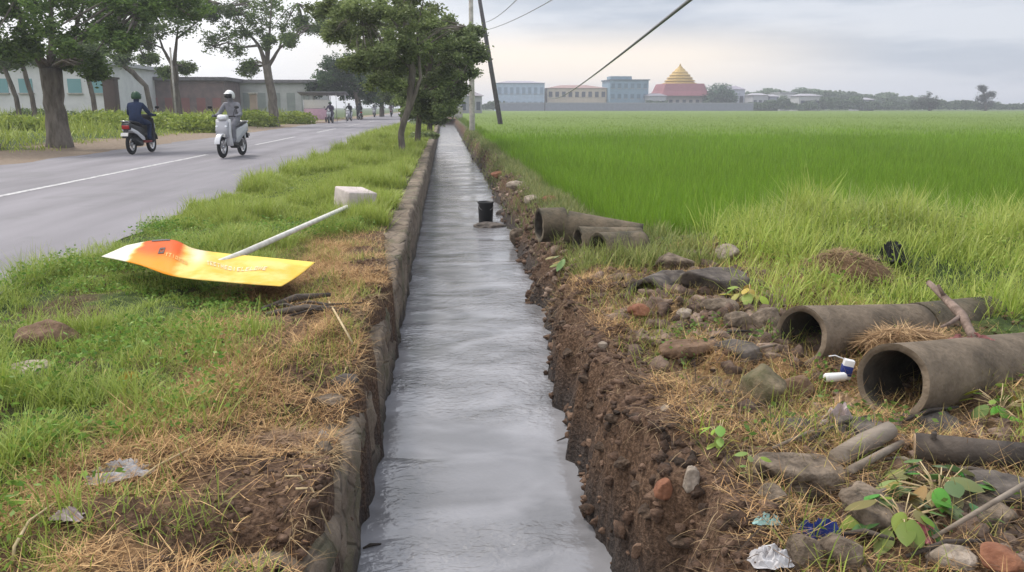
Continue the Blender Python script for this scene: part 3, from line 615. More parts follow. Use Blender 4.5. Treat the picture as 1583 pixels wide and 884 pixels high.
# ------------------------------------------------------------------ pipes
M['bore'] = mat('shade_darkened_concrete', (.025, .022, .018), (.075, .062, .048), 6, .9, .4, 40)  # bore colour darkened to imitate the shade inside the pipes
def pipe(label, mouth, ang, ln, R, m, tilt=0, wall=.03, group=None, chip=0):
    o = thing('concrete_pipe', label, 'pipe', mouth, group=group)
    d = Vector((math.sin(ang)*math.cos(tilt), math.cos(ang)*math.cos(tilt), math.sin(tilt))); up = Vector((0, 0, 1)); w = d.cross(up).normalized(); u = w.cross(d)
    n = 40; rings = []; k = 14
    for s in range(k+1): rings.append((R, ln*s/k))
    rings += [(R-wall, ln)]; rings += [(R-wall, ln*(k-s)/k) for s in range(1, k+1)]
    rings.append((R, 0)); V = []
    for (r, z_) in rings:
        for j in range(n):
            a = 2*PI*j/n; rr = r*(1+.02*(float(vn(j*.5, z_*6, 161))-.5)); zz = z_
            if z_ == 0: zz += .012*(float(vn(j*.8, R*50, 162))-.5)+chip*max(0, math.sin(a*1.0+.4)-.75)
            V.append(Vector(mouth)-Vector(mouth)+d*zz+(w*math.cos(a)+u*math.sin(a))*rr)
    K = len(rings); F = [(i*n+j, i*n+(j+1) % n, (i+1)*n+(j+1) % n, (i+1)*n+j) for i in range(K-1) for j in range(n)]
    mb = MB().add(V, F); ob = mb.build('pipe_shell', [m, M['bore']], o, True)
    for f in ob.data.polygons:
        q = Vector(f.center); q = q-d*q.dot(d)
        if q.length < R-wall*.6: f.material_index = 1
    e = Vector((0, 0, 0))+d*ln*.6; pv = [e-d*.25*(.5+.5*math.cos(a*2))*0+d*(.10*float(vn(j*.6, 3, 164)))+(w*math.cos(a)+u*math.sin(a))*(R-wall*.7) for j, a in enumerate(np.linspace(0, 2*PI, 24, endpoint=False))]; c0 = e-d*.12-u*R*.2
    MB().add(pv+[c0], [(j, (j+1) % 24, 24) for j in range(24)]).build('light_block_plug', clod, o, True); return o  # earth-coloured plug added inside the pipe so no light comes through
def pm(px, py, R, lift=0):      # mouth centre so that the pipe beds slightly into the ground
    p = G(px, py); return p+Vector((0, 0, lift))
D = math.radians
def mouth(px, py, Y): return at_y(px, py, Y)
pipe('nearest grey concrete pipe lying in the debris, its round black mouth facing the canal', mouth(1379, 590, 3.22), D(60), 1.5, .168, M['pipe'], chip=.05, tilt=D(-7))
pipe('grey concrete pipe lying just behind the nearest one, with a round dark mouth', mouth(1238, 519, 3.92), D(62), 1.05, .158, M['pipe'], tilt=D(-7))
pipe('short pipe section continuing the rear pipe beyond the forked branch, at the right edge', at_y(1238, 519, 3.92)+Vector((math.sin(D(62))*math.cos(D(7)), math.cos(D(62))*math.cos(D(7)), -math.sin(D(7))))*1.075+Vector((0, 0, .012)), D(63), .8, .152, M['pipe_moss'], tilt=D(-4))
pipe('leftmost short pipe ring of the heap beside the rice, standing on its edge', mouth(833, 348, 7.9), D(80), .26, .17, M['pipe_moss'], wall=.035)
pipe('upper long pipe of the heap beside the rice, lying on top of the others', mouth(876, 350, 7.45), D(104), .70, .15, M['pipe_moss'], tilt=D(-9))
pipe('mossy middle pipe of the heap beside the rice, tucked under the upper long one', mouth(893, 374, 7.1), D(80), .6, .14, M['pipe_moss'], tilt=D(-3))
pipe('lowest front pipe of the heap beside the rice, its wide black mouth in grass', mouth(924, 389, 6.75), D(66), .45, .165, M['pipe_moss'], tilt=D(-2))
# half buried broken pipe pieces on the rubble mound
def half_pipe(label, p, ang, ln, R, m, wall=.03, a0=-.15, a1=PI+.15):
    o = thing('broken_pipe', label, 'broken pipe', p); d = Vector((math.sin(ang), math.cos(ang), 0)); w = d.cross(Vector((0, 0, 1))); u = Vector((0, 0, 1)); V = []; n = 26; K = 8
    for s in range(K+1):
        for side in (R, R-wall):
            for j in range(n+1):
                a = a0+(a1-a0)*j/n; z_ = ln*s/K+(.05*(float(vn(j*.45, R*30+side*3, 163))-.5) if s in (0, K) else 0)
                V.append(d*z_+(w*math.cos(a)+u*math.sin(a))*side)
    m1 = n+1; idx = lambda s, q, j: s*2*m1+q*m1+j; F = []
    for s in range(K):
        for j in range(n): F += [(idx(s, 0, j), idx(s, 0, j+1), idx(s+1, 0, j+1), idx(s+1, 0, j)), (idx(s, 1, j+1), idx(s, 1, j), idx(s+1, 1, j), idx(s+1, 1, j+1))]
        F += [(idx(s, 0, 0), idx(s+1, 0, 0), idx(s+1, 1, 0), idx(s, 1, 0)), (idx(s, 0, n), idx(s, 1, n), idx(s+1, 1, n), idx(s+1, 0, n))]
    for s in (0, K): F += [(idx(s, 0, j), idx(s, 1, j), idx(s, 1, j+1), idx(s, 0, j+1)) for j in range(n)]
    MB().add(V, F).build('pipe_shell', m, o, True); return o
half_pipe('dark broken pipe shell arching over a black hole at the left of the rubble mound', G(1003, 455)+Vector((0, 0, -.05)), D(38), .34, .155, M['stone_dark'], a0=.0, a1=PI*.93)
# ------------------------------------------------------------------ single stones and clods
IV3, IF3 = ico(4)
M['bank_stone'] = mat('earth_coated_stone', (.035, .024, .018), (.13, .088, .06), 11, .95, .9, 50)
def rock(label, px, py, w_px, h_px, m, name='stone', cat='stone', depth=1.0, rz=0, seed=0, rough=.35, flat=False, lift=0, sides=None, group=None, tilt=(0, 0)):
    p = G(px, py); s = (p-CAM).dot(FW)/FPX; a = w_px*s/2; hh = h_px*s/2
    q = IV3.copy(); o = seed*3.7
    n = (fbm(q[:, 0]*1.3+o, q[:, 1]*1.3+q[:, 2]*1.1+o, 5, 3)-.5)*2*rough+(fbm(q[:, 0]*5+o, q[:, 1]*5+q[:, 2]*4.3, 6, 3)-.5)*.3*rough
    q = q*(1+n)[:, None]; rr_ = np.random.default_rng(seed+900)
    for kk in range(9):       # broken facets
        nv = rr_.normal(size=3); nv /= np.linalg.norm(nv); dd = q @ nv; lim = rr_.uniform(.62, .9); q = q-np.maximum(dd-lim, 0)[:, None]*nv*.85
    q = q*(1+.07*(fbm(IV3[:, 0]*9+o, IV3[:, 1]*9+IV3[:, 2]*8, 16, 3)-.5))[:, None]
    if flat: q[:, 2] = np.clip(q[:, 2], -.7, .55)
    q = np.clip(q, -1.05, 1.05)*np.array([a, a*depth, hh]); 
    mm = np.array((Matrix.Rotation(rz, 3, 'Z') @ Matrix.Rotation(tilt[0], 3, 'X') @ Matrix.Rotation(tilt[1], 3, 'Y'))); q = q @ mm.T
    me = np_mesh(name, q, IF3); ob = link(name, me, m); ob.location = p+Vector((0, 0, hh*.42+lift)); return tag(ob, label, cat, group)
rock('large brown earthy rock lying in the green grass at the left edge', 75, 532, 112, 52, M['brown_rock'], 'rock', 'rock', .8, seed=1, rough=.3)
rock('flat grey stone in the grass just below the brown rock at the left edge', 45, 578, 64, 28, M['stone_pale'], seed=2, flat=True)
rock('pale flat stone slab jutting from the edge of the canal wall', 512, 622, 62, 20, M['stone'], seed=3, flat=True, depth=.6)
rock('dark stone just above the pale slab on the canal wall edge', 533, 594, 46, 22, M['stone_dark'], seed=4, depth=.7)
rock('squat grey stone beside the dark hollow at the end of the left bank', 500, 700, 34, 26, M['stone'], seed=34, depth=.7)
rock('pale beige rounded boulder sitting highest on the rubble mound', 1122, 402, 44, 36, M['stone_pale'], 'boulder', 'boulder', seed=5, rough=.16)
rock('wide black rounded slab lying on the rubble mound right of the broken pipe arch', 1110, 446, 118, 50, M['stone_dark'], 'slab', 'slab', seed=31, rough=.3, flat=True, depth=.6, tilt=(D(14), D(6)))
rock('dark angular rock wedged between the broken pipe arch and the black slab', 1048, 446, 52, 42, M['stone_dark'], 'rock', 'rock', seed=32, rough=.4)
rock('brown rock topping the rubble mound above the broken pipe arch', 1040, 412, 60, 28, M['stone'], 'rock', 'rock', seed=33, rough=.35)
rock('flat grey slab leaning against the left of the pale beige boulder', 1078, 398, 52, 18, M['stone'], seed=6, flat=True)
rock('smooth brown oval stone in front of the black slab', 1110, 482, 70, 30, M['stone'], seed=7, rough=.14, depth=.6)
rock('rounded grey brown stone touching the lower right of the smooth oval stone', 1138, 503, 52, 32, M['stone'], seed=8, rough=.2)
rock('small pinkish stone left of the smooth oval stone', 1058, 490, 28, 18, M['stone_pale'], seed=9)
rock('reddish brown stone below the arched broken pipe', 988, 486, 36, 20, M['brick'], seed=10)
rock('wide flat brown stone on the right bank, left of the rear pipe mouth', 1060, 545, 100, 34, M['brown_rock'], seed=11, flat=True, depth=.7)
rock('dark jagged rock left of the rear pipe mouth', 1140, 552, 76, 32, M['stone_dark'], 'rock', 'rock', seed=12)
rock('grey stone leaning on the rim of the rear pipe', 1180, 505, 54, 46, M['stone'], seed=13, rough=.25)
rock('big mossy brown boulder below the rear pipe mouth', 1178, 612, 76, 70, M['moss_stone'], 'boulder', 'boulder', seed=14, rough=.28)
rock('flatter brown boulder right of the mossy one, next to the can', 1226, 612, 62, 46, M['brown_rock'], 'boulder', 'boulder', seed=15, rough=.22)
rock('large flat topped rock overhanging the weeds at the foot of the right bank', 1238, 752, 160, 82, M['stone'], 'rock', 'rock', .7, seed=16, flat=True, rough=.3, tilt=(0, D(8)))
rock('broad slanting stone right of the large flat topped rock', 1345, 802, 100, 54, M['stone'], seed=17, flat=True, tilt=(D(12), D(10)))
rock('pointed brown stone at the bottom beside the dark blue wrapper', 1240, 872, 62, 78, M['stone'], seed=18, rough=.3, depth=.7)
rock('round brown stone right of the pointed one at the bottom', 1302, 868, 68, 60, M['stone'], seed=19, rough=.2)
rock('brown boulder among broad green leaves at the right edge', 1505, 800, 120, 56, M['stone'], 'boulder', 'boulder', seed=20, flat=True)
rock('pale stone in the bottom right corner', 1470, 872, 74, 40, M['stone_pale'], seed=21)
rock('pinkish stone at the bottom right corner beside the pale one', 1550, 876, 66, 34, M['brick'], seed=22)
rock('orange broken brick stuck in the dug face of the right bank', 1024, 772, 30, 40, M['brick'], 'broken_brick', 'brick', seed=23, rough=.2)
rock('pinkish stone just right of the orange brick', 1068, 752, 30, 46, M['stone_pale'], seed=24)
rock('small white pebble on the right bank beside the straw', 1028, 634, 17, 12, M['stone_pale'], 'pebble', 'pebble', seed=25, rough=.15)
rock('small white pebble on the lip of the dug right bank, farther along', 932, 536, 15, 12, M['stone_pale'], 'pebble', 'pebble', seed=26, rough=.15)
rock('dark wet rock standing in the water line below the pipe heap', 800, 440, 42, 20, M['stone_dark'], 'rock', 'rock', seed=27)
rock('grey stone half sunk at the mouth of the rubble bank left of the pipe ring', 800, 372, 26, 30, M['stone'], seed=28)
rock('flat grey stone half hidden between the litter and the mossy boulder', 1222, 668, 70, 30, M['stone_dark'], seed=29, flat=True)
rock('dark stone under the mouth of the nearest pipe', 1330, 665, 80, 30, M['stone_dark'], seed=35, flat=True)
rock('dark clod in front of the nearest pipe', 1440, 662, 90, 40, M['stone_dark'], 'earth_clod', 'clod', seed=36)
for i, (px, py, w, h_, l) in enumerate([(772, 275, 26, 14, 'reddish rubble stone farthest along the right bank'), (800, 290, 34, 16, 'flat pinkish rubble stone on the right bank behind the bucket'), (822, 312, 30, 16, 'pale rubble stone just behind the pipe ring'), (850, 312, 30, 14, 'brown rubble stone between the pipe ring and the rice')]):
    rock(l, px, py, w, h_, M['brick'] if i in (0, 3) else M['stone_pale'], 'rubble_stone', 'stone', seed=40+i)
for i, (px, py, w, h_) in enumerate([(948, 650, 26, 20), (905, 590, 22, 18), (962, 720, 30, 24), (880, 545, 20, 16), (1000, 800, 34, 26), (930, 690, 22, 18), (1050, 845, 40, 30), (985, 755, 24, 20), (915, 628, 20, 16), (872, 500, 20, 14)]):
    rock('dark wet stone bedded in the dug earth face above the water', px, py, w, h_*.8, M['bank_stone'], 'bank_stone', 'stone', seed=50+i, rough=.6, lift=-.012, group='dark stones in the dug face of the right bank')
# ------------------------------------------------------------------ sticks, branches, logs
def stick(name, label, cat, pts, rad, m, group=None, twigs=()):
    o = thing(name, label, cat, pts[0]) if twigs else None
    mb = MB().tube(pts, rad, 9)
    if not o:
        ob = mb.build(name, m, None, True, shift=tuple(pts[0])); return tag(ob, label, cat, group)
    mb.build('stem', m, o, True, world=True)
    for tp, tr in twigs: MB().tube(tp, tr, 7).build('side_twig', m, o, True, world=True)
    return o
brm = mat('bare_branch', (.12, .085, .065), (.30, .22, .18), 9, .95, .6, 40)
stick('forked_branch', 'bare brown forked branch propped across the rear concrete pipes', 'branch', [at_y(1436, 437, 4.5), at_y(1462, 462, 4.25), at_y(1487, 487, 3.95), at_y(1506, 525, 3.62)], [.016, .022, .026, .02], brm, twigs=[([at_y(1487, 487, 3.95), at_y(1468, 500, 3.8), at_y(1455, 505, 3.7)], [.014, .010, .006]), ([at_y(1462, 462, 4.25), at_y(1450, 440, 4.3)], [.014, .008])])
lg = [G(1412, 712, .055), G(1490, 722, .06), G(1605, 732, .06)]
stick('log', 'dark wet log lying at the right edge with a pale sawn end', 'log', lg, [.056, .056, .052], M['dark_wood'], twigs=[([lg[0].lerp(lg[1], .3), lg[0].lerp(lg[1], .3)+Vector((-.01, -.03, .075))], [.016, .010])])
ld = (lg[0]-lg[1]).normalized(); MB().tube([lg[0]-ld*.004, lg[0]+ld*.004], .052, 18).build('sawn_end', mat('pale_sawn_wood', (.30, .20, .12), (.46, .34, .22), 18, .9), [o_ for o_ in COL.objects if o_.name == 'log'][0], False, world=True)
stick('long_stick', 'long pale stick slanting up to the right edge over the weeds', 'stick', [G(1440, 846, .03), G(1500, 825, .06), G(1600, 772, .08)], [.006, .008, .009], M['wood'])
stick('plank', 'grey weathered board sloping between the flat topped rock and the log', 'board', [G(1292, 728, .04), G(1335, 708, .06), G(1375, 685, .05)], [.034, .042, .034], M['wood'])
stick('thin_board', 'thin pale split board under the grey weathered one', 'board', [G(1312, 740, .03), G(1392, 700, .04)], [.016, .014], M['wood'])
for i, (a, b_, l) in enumerate([((405, 484), (512, 470), 'dark dead branch lying topmost in the twig pile on the left bank'), ((412, 492), (540, 488), 'dark dead branch lying lowest in the twig pile on the left bank')]):
    p, q = G(*a, .02), G(*b_, .03+.03*(1-i)); stick('dead_branch', l, 'branch', [p, p.lerp(q, .5)+Vector((0, 0, .03)), q], [.014, .022, .012], M['dark_wood'])
for i, (a, b_) in enumerate([((425, 486), (500, 492)), ((440, 478), (520, 482)), ((450, 494), (560, 478)), ((418, 480), (470, 490)), ((470, 472), (530, 495)), ((430, 472), (500, 466)), ((480, 492), (575, 492))]):
    p, q = G(*a, .02), G(*b_, .04); stick('twig', 'thin dark twig in the pile of dead branches by the canal wall', 'twig', [p, p.lerp(q, .5)+Vector((0, 0, .025)), q], [.005, .008, .004], M['dark_wood'], group='dark twigs in the pile by the canal wall')
stick('dry_stalk', 'long curved pale stalk standing in the bottom left corner', 'stalk', [G(20, 872), at_y(22, 845, 2.15), at_y(45, 805, 2.25), at_y(95, 770, 2.45)], [.005, .005, .004, .002], M['straw_solid'])
stick('dry_stalk', 'pale straight stalk lying across the bare earth right of the white bag', 'stalk', [G(205, 762, .02), G(245, 742, .04), G(298, 705, .03)], [.005, .004, .003], M['straw_solid'])
stick('dry_stalk', 'pale looping root hanging at the edge of the canal wall by the twig pile', 'root', [G(508, 470, .02), at_y(528, 500, 4.0), at_y(545, 530, 3.75), G(530, 556, .02)], [.006, .006, .005, .003], M['straw_solid'])
for i, (px, py, h_) in enumerate([(480, 705, 150), (472, 760, 90), (455, 740, 100)]):
    p = G(px, py); e = p+Vector((.06+.02*i, -.03, -.10-.04*i)); stick('hanging_root', 'thin dry root hanging over the dark hollow of the left bank', 'root', [p+Vector((-.03, 0, .01)), p+Vector((.02, 0, .01)), e], [.004, .004, .002], M['straw_solid'], group='dry roots over the dark hollow')
# dry heaps: mounds of countless stalks, one thing each
def heap(name, label, px, py, w, h_, dep, n, ca, cb, lift=0, base=None, ln=(.05, .16)):
    p = base or G(px, py); s = (p-CAM).dot(FW)/FPX; a, hh = w*s/2, h_*s
    th, r = U(0, 2*PI, n), np.sqrt(U(0, 1, n)); x, y = r*np.cos(th)*a, r*np.sin(th)*a*dep; z = hh*(1-r**2)*(.75+.25*U(0, 1, n))*(.7+.6*fbm(x*9+px, y*9, 171)); z = np.maximum(z, 0)
    B = blades(np.stack([x, y, z], -1), U(*ln, n), U(.003, .006, n), U(0, 2*PI, n), U(1.4, 2.1, n), U(-.3, .35, n), vary(n, ca, cb, .4), None, 3)
    q = IV3*np.array([a*.95, a*dep*.95, hh*.85])*(1+.4*(fbm(IV3[:, :1]*3+px, IV3[:, 1:2]*3+IV3[:, 2:], 7)-.5)); C = np.tile(np.array(ca)*.8, (len(q), 1))
    tri = np.c_[IF3, IF3[:, 2]]; V_, F_, C_ = merge([B, (q, np.zeros((0, 4), int), C)])
    o = link(name, np_mesh(name, V_, F_, C_), M['straw'], smooth=False)
    bm = bmesh.new(); bm.from_mesh(o.data); bm.verts.ensure_lookup_table(); n0 = len(B[0])
    for f in IF3: bm.faces.new([bm.verts[n0+int(i)] for i in f])
    bm.to_mesh(o.data); bm.free(); o.location = p+Vector((0, 0, lift)); return tag(o, label, name.replace('_', ' '))
heap('straw_heap', 'wide heap of brown dried grass among the green weeds, black bag at its right end', 1300, 425, 150, 48, .7, 5200, (.20, .12, .065), (.46, .33, .18), base=G(1300, 432))
heap('straw_heap', 'pile of orange brown stalks caught between the two concrete pipes', 1400, 525, 150, 20, .35, 2600, (.24, .14, .07), (.50, .34, .18), base=at_y(1400, 528, 3.85), ln=(.06, .2))
heap('straw_heap', 'tangled mat of dry roots draped over the edge of the left bank', 440, 690, 130, 28, .8, 2400, (.17, .10, .06), (.40, .27, .16), base=G(430, 700))
# ------------------------------------------------------------------ litter
M['rag_cloth'] = mat('faded_maroon_cloth', (.16, .06, .055), (.30, .13, .12), 14, .9)
def crumple(name, label, cat, px, py, w, h_, m, seed, depth=.7, base=None, flat=.5):
    """a thin sheet of film folded into creases: a ragged disc whose height follows ridged noise"""
    p = base or G(px, py); s = (p-CAM).dot(FW)/FPX; o = seed*5.3; n = 46; K = 22; V = [(0, 0, .6*h_*s)]
    for k in range(1, K+1):
        for j in range(n):
            a = 2*PI*j/n; r = k/K; R = .62+.75*float(vn(math.cos(a)*1.7+o, math.sin(a)*1.7+o, 8)); x, y = r*R*math.cos(a), r*R*math.sin(a)
            rid = 1-2*abs(float(fbm(x*1.6+o, y*1.6+o, 5, 2))-.5)*2.2; fin = 1-2*abs(float(fbm(x*4+o, y*4, 7, 2))-.5)*2
            z = (rid*.75+fin*.35)*(1-.8*r**2.5); x += .22*(float(vn(x*5+o, y*5, 11))-.5); y += .22*(float(vn(x*5, y*5+o, 12))-.5)
            V.append((x*w*s*.58, y*w*s*.58*depth, max(-.1, z)*h_*s*.55))
    F = [(0, 1+j, 1+(j+1) % n) for j in range(n)]; F4 = [(1+k*n+j, 1+(k+1)*n+j, 1+(k+1)*n+(j+1) % n, 1+k*n+(j+1) % n) for k in range(K-1) for j in range(n)]
    ob = MB().add(V, F+F4).build(name, m, None, False, shift=(0, 0, 0)); ob.location = p+Vector((0, 0, .004)); return tag(ob, label, cat)
crumple('plastic_bag', 'crumpled dirty white plastic bag on the bare patch of the left verge', 'plastic bag', 196, 738, 92, 44, M['litter_white'], 1)
crumple('paper_scrap', 'small pinkish white scrap in the straw at the lower left', 'litter', 107, 803, 42, 32, M['litter_pink'], 2)
crumple('paper_scrap', 'pale scrap of litter at the very edge of the left canal wall', 'litter', 498, 680, 18, 26, M['litter_white'], 22)
crumple('black_bag', 'black plastic bag on the grass mound at the right end of the brown heap', 'plastic bag', 1374, 404, 46, 62, M['black'], 3, base=G(1374, 408))
crumple('plastic_bag', 'crumpled pale pink and white plastic bag below the nearest pipe mouth', 'plastic bag', 1296, 654, 60, 62, M['litter_pink'], 4, base=G(1298, 660))
crumple('plastic_bag', 'white crumpled bag beside the dark blue wrapper at the bottom of the right bank', 'plastic bag', 1192, 868, 62, 46, M['litter_white'], 5)
crumple('paper_scrap', 'torn brown cardboard scrap at the rim of the nearest pipe', 'litter', 1312, 622, 46, 28, mat('brown_card', (.38, .25, .16), (.50, .36, .24), 8, .9), 6)
crumple('wrapper', 'dark blue plastic wrapper between stones at the bottom right', 'wrapper', 1262, 838, 66, 60, M['litter_blue'], 7)
crumple('wrapper', 'pale cyan wrapper at the foot of the dug right bank', 'wrapper', 1185, 812, 36, 26, M['litter_cyan'], 8)
crumple('wrapper', 'faded red wrapper in the weeds near the long stick', 'wrapper', 1420, 836, 54, 56, M['litter_red'], 9)
crumple('rag', 'dull red rag under the end of the forked branch', 'rag', 1500, 532, 60, 26, M['rag_cloth'], 10, base=at_y(1500, 530, 3.62))
crumple('dry_leaf', 'orange brown dry leaf clump in the green grass of the left verge', 'dead leaf', 200, 588, 26, 24, M['orange_leaf'], 11)
# drink can and blue-white packet
p = G(1283, 598); cn = thing('drink_can', 'white cylindrical can lying left of the nearest pipe mouth', 'can', p+Vector((-.04, -.02, .05)), rz=D(4))
MB().lathe([(.0, 0), (.018, 0), (.0225, .007), (.0225, .10), (.018, .108), (.0, .108)], 20, ax='x', cap=False).build('can_body', M['white'], cn, True)
MB().lathe([(.0, .108), (.016, .1085), (.016, .1095), (0, .1095)], 20, ax='x', cap=False).build('can_lid', M['chrome'], cn)
pk = thing('carton', 'small white and dark blue drink carton leaning by the nearest pipe mouth', 'carton', p+Vector((.10, .04, .02)), rz=D(-15))
MB().box((0, 0, .05), (.05, .035, .10), ry=D(10)).build('carton_body', M['white'], pk, bevel=.003)
MB().box((-.003, -.0005, .045), (.052, .0375, .05), ry=D(10)).build('blue_panel', M['litter_blue'], pk, bevel=.002)
MB().tube([(-.01, 0, .1), (-.06, .01, .115), (-.09, .0, .112)], .003, 6).build('straw_tube', M['white'], pk, True)
# bucket standing in the canal
wz = -.65; p = at_z(751, 345, wz); bu = thing('bucket', 'black plastic bucket standing in the canal water by the right bank', 'bucket', p)
MB().lathe([(.0, -.22), (.105, -.22), (.125, .33), (.135, .335), (.135, .355), (.12, .355), (.11, 0), (0, 0)], 24, cap=False).build('bucket_shell', M['black'], bu, True)
MB().tube([(.125*math.cos(a), .125*math.sin(a)*.3-.13, .33-.12*math.sin(a)) for a in np.linspace(0, PI, 12)], .004, 6).build('bail_handle', M['chrome'], bu, True)
for i, (px, py, w_, h_, l) in enumerate([(755, 350, 50, 9, 'flat dark stone at the foot of the black bucket in the water'), (778, 332, 22, 12, 'grey stone right of the black bucket at the water line')]):
    q = at_z(px, py, wz); s = (q-CAM).dot(FW)/FPX; v = IV3*(1+.5*(fbm(IV3[:, :1]*2+i, IV3[:, 1:2]*2+IV3[:, 2:], 9)-.5))*np.array([w_*s/2, w_*s*.4, h_*s/2+.02]); ob = link('wet_stone', np_mesh('wet_stone', v, IF3), M['stone_dark']); ob.location = q; tag(ob, l, 'stone')
for i, (px, py, l) in enumerate([(610, 810, ''), (560, 850, ''), ]): pass
q = at_z(572, 848, wz); s = (q-CAM).dot(FW)/FPX; stick('floating_twig', 'dark twig drifting by the left wall in the near water', 'twig', [q+Vector((-.03, 0, .003)), q+Vector((0, .01, .012)), q+Vector((.045, .03, .003))], [.004, .008, .004], M['dark_wood'])
q = at_z(866, 684, wz); stick('floating_twig', 'dark twig poking from the dug right bank into the water', 'twig', [q+Vector((-.02, 0, .01)), q+Vector((.04, .01, .03)), q+Vector((.14, -.03, .06))], [.003, .006, .007], M['dark_wood'])
# ------------------------------------------------------------------ broad-leaved plants at the lower right
def plant(label, px, py, n, ls, spread, seed, cs=((.11, .19, .055), (.25, .33, .12))):
    rs = random.Random(seed); p = G(px, py); s = (p-CAM).dot(FW)/FPX; o = thing('broad_leaf_plant', label, 'plant', p); lf = MB(); stm = MB(); cc = []
    for i in range(int(n*1.6)):
        az = rs.uniform(0, 2*PI); r = spread*s*math.sqrt(rs.random()); h_ = rs.uniform(.02, .11); tip = Vector((r*math.cos(az), r*math.sin(az)*.8, h_)); stm.tube([(0, 0, 0), tip*.5+Vector((0, 0, .02)), tip], .0022, 5)
        d = Vector((math.cos(az), math.sin(az), rs.uniform(-.5, .2))).normalized(); w = d.cross(Vector((rs.uniform(-.3, .3), rs.uniform(-.3, .3), 1))).normalized(); nn = d.cross(w); L_ = ls*s*rs.uniform(.45, 1.0); W_ = L_*rs.uniform(.26, .36); vs = []
        for k in range(7):
            t_ = k/6; wd = W_*math.sin(PI*min(1, .08+t_*.92))**.8*(1 if k < 6 else .1); c0 = tip+d*L_*t_-Vector((0, 0, L_*.35*t_*t_)); vs += [c0-w*wd-nn*wd*-.25, c0, c0+w*wd-nn*wd*-.25]
        c = [a+(b_-a)*rs.random() for a, b_ in zip(*cs)]; c = [q*rs.uniform(.7, 1.15) for q in c]; c = [c[0]*1.4, c[1]*1.0, c[2]*.8] if rs.random() < .10 else c; cc += [c]*len(vs)
        lf.add(vs, [(3*k+j, 3*k+3+j, 3*k+4+j, 3*k+1+j) for k in range(6) for j in range(2)])
    ob = lf.build('foliage', M['leaf'], o, True); a = ob.data.color_attributes.new('Col', 'FLOAT_COLOR', 'POINT'); a.data.foreach_set('color', np.c_[np.array(cc), np.ones(len(cc))].astype(np.float32).ravel())
    stm.build('stems', M['straw_solid'], o, True)
plant('plant with broad pale green leaves growing beside the log at the right', 1450, 778, 26, 52, 72, 1)
plant('low plant with long green leaves left of the faded red wrapper', 1395, 818, 20, 50, 60, 2, ((.09, .18, .04), (.22, .31, .10)))
plant('small bright yellow green plant in the straw above the large flat topped rock', 1110, 692, 8, 24, 22, 3, ((.24, .34, .05), (.36, .44, .10)))
plant('pale green sprig left of the large flat topped rock', 1158, 745, 6, 22, 16, 4)
plant('leafy green weed at the far right edge under the nearest pipe', 1545, 640, 14, 36, 50, 5, ((.14, .26, .03), (.32, .42, .08)))
plant('yellow green weed growing out of the rubble mound by the smooth oval stone', 1160, 470, 12, 26, 30, 6, ((.26, .34, .06), (.40, .44, .12)))
plant('pale leafed weed at the feet of the pipe heap beside the rice', 880, 412, 10, 26, 26, 7, ((.24, .30, .10), (.38, .42, .20)))
for i, (a, b_) in enumerate([((1195, 700), (1300, 672)), ((1250, 690), (1340, 655)), ((1390, 660), (1480, 640)), ((1330, 780), (1420, 770)), ((1290, 840), (1380, 850)), ((1400, 870), (1520, 850)), ((1150, 560), (1200, 545)), ((1095, 530), (1160, 520)), ((1440, 740), (1560, 750)), ((1360, 720), (1430, 735))]):
    p, q = G(*a, .02), G(*b_, .03); stick('broken_stick', 'dark broken stick lying among the stones and weeds of the right bank', 'stick', [p, p.lerp(q, .5)+Vector((0, 0, .02)), q], [.006, .009, .005], M['dark_wood'] if i % 3 else M['wood'], group='broken sticks lying in the right bank debris')
rock('brown rock propped under the pale sawn end of the dark log', 1392, 742, 60, 40, M['brown_rock'], 'rock', 'rock', seed=71, rough=.35)
rock('dark flat rock at the right edge just below the log', 1540, 762, 90, 42, M['stone_dark'], 'rock', 'rock', seed=72, rough=.35, flat=True)
rock('grey brown stone between the cyan wrapper and the flat topped rock', 1195, 772, 48, 30, M['stone'], seed=73, rough=.4)
# ------------------------------------------------------------------ poles and wires
def utility_pole(name, label, base, lean, hgt, r0, r1, m, arm=True):
    o = thing(name, label, 'utility pole', base); top = Vector((lean, 0, hgt))
    MB().tube([(0, 0, -.4), (0, 0, 0), top*.5, top], [r0, r0, (r0+r1)/2, r1], 14).build('shaft', m, o, True)
    if arm:
        c = top*.965; MB().box(c+Vector((0, -.12, 0)), (1.5, .09, .09)).build('crossarm', M['dark_wood'], o, bevel=.01)
        for dx in (-.65, -.25, .25, .65): MB().lathe([(.02, 0), (.05, .03), (.035, .07), (.05, .1), (.02, .14)], 10, c+Vector((dx, -.12, .046))).build('insulator', M['white'], o, True)
    return o
def pole_base(px, Y): 
    r = ray(px, 190); x = r.x/r.y*Y; return Vector((x, Y, float(H(x, Y))))
utility_pole('concrete_pole', 'straight pale concrete utility pole rising behind the hanging tree crown beside the canal', pole_base(730, 43), .0, 8.6, .15, .10, M['concrete'])
dp = pole_base(775, 55); utility_pole('wooden_pole', 'dark leaning wooden pole at the edge of the rice field', dp, -1.75, 10.4, .17, .11, mat('dark_pole', (.05, .045, .05), (.10, .09, .095), 8, .9, .3))
fpole = pole_base(842, 236); utility_pole('wooden_pole', 'tiny distant utility pole in front of the cream building', fpole, .0, 6.4, .13, .09, M['dark_wood'], False)
def wire(label, pts, r, group=None):
    ob = MB().tube(pts, r, 6).build('overhead_wire', M['wire'], None, True, shift=tuple(pts[0])); tag(ob, label, 'wire', group)
M['wire'] = mat('wire_sheath', (.20, .20, .21), None, rough=.7)
def span(a, b_, sag, n=24): return [a.lerp(b_, i/n)-Vector((0, 0, sag*4*(i/n)*(1-i/n))) for i in range(n+1)]
dt = dp+Vector((-1.75, 0, 10.4))*.66
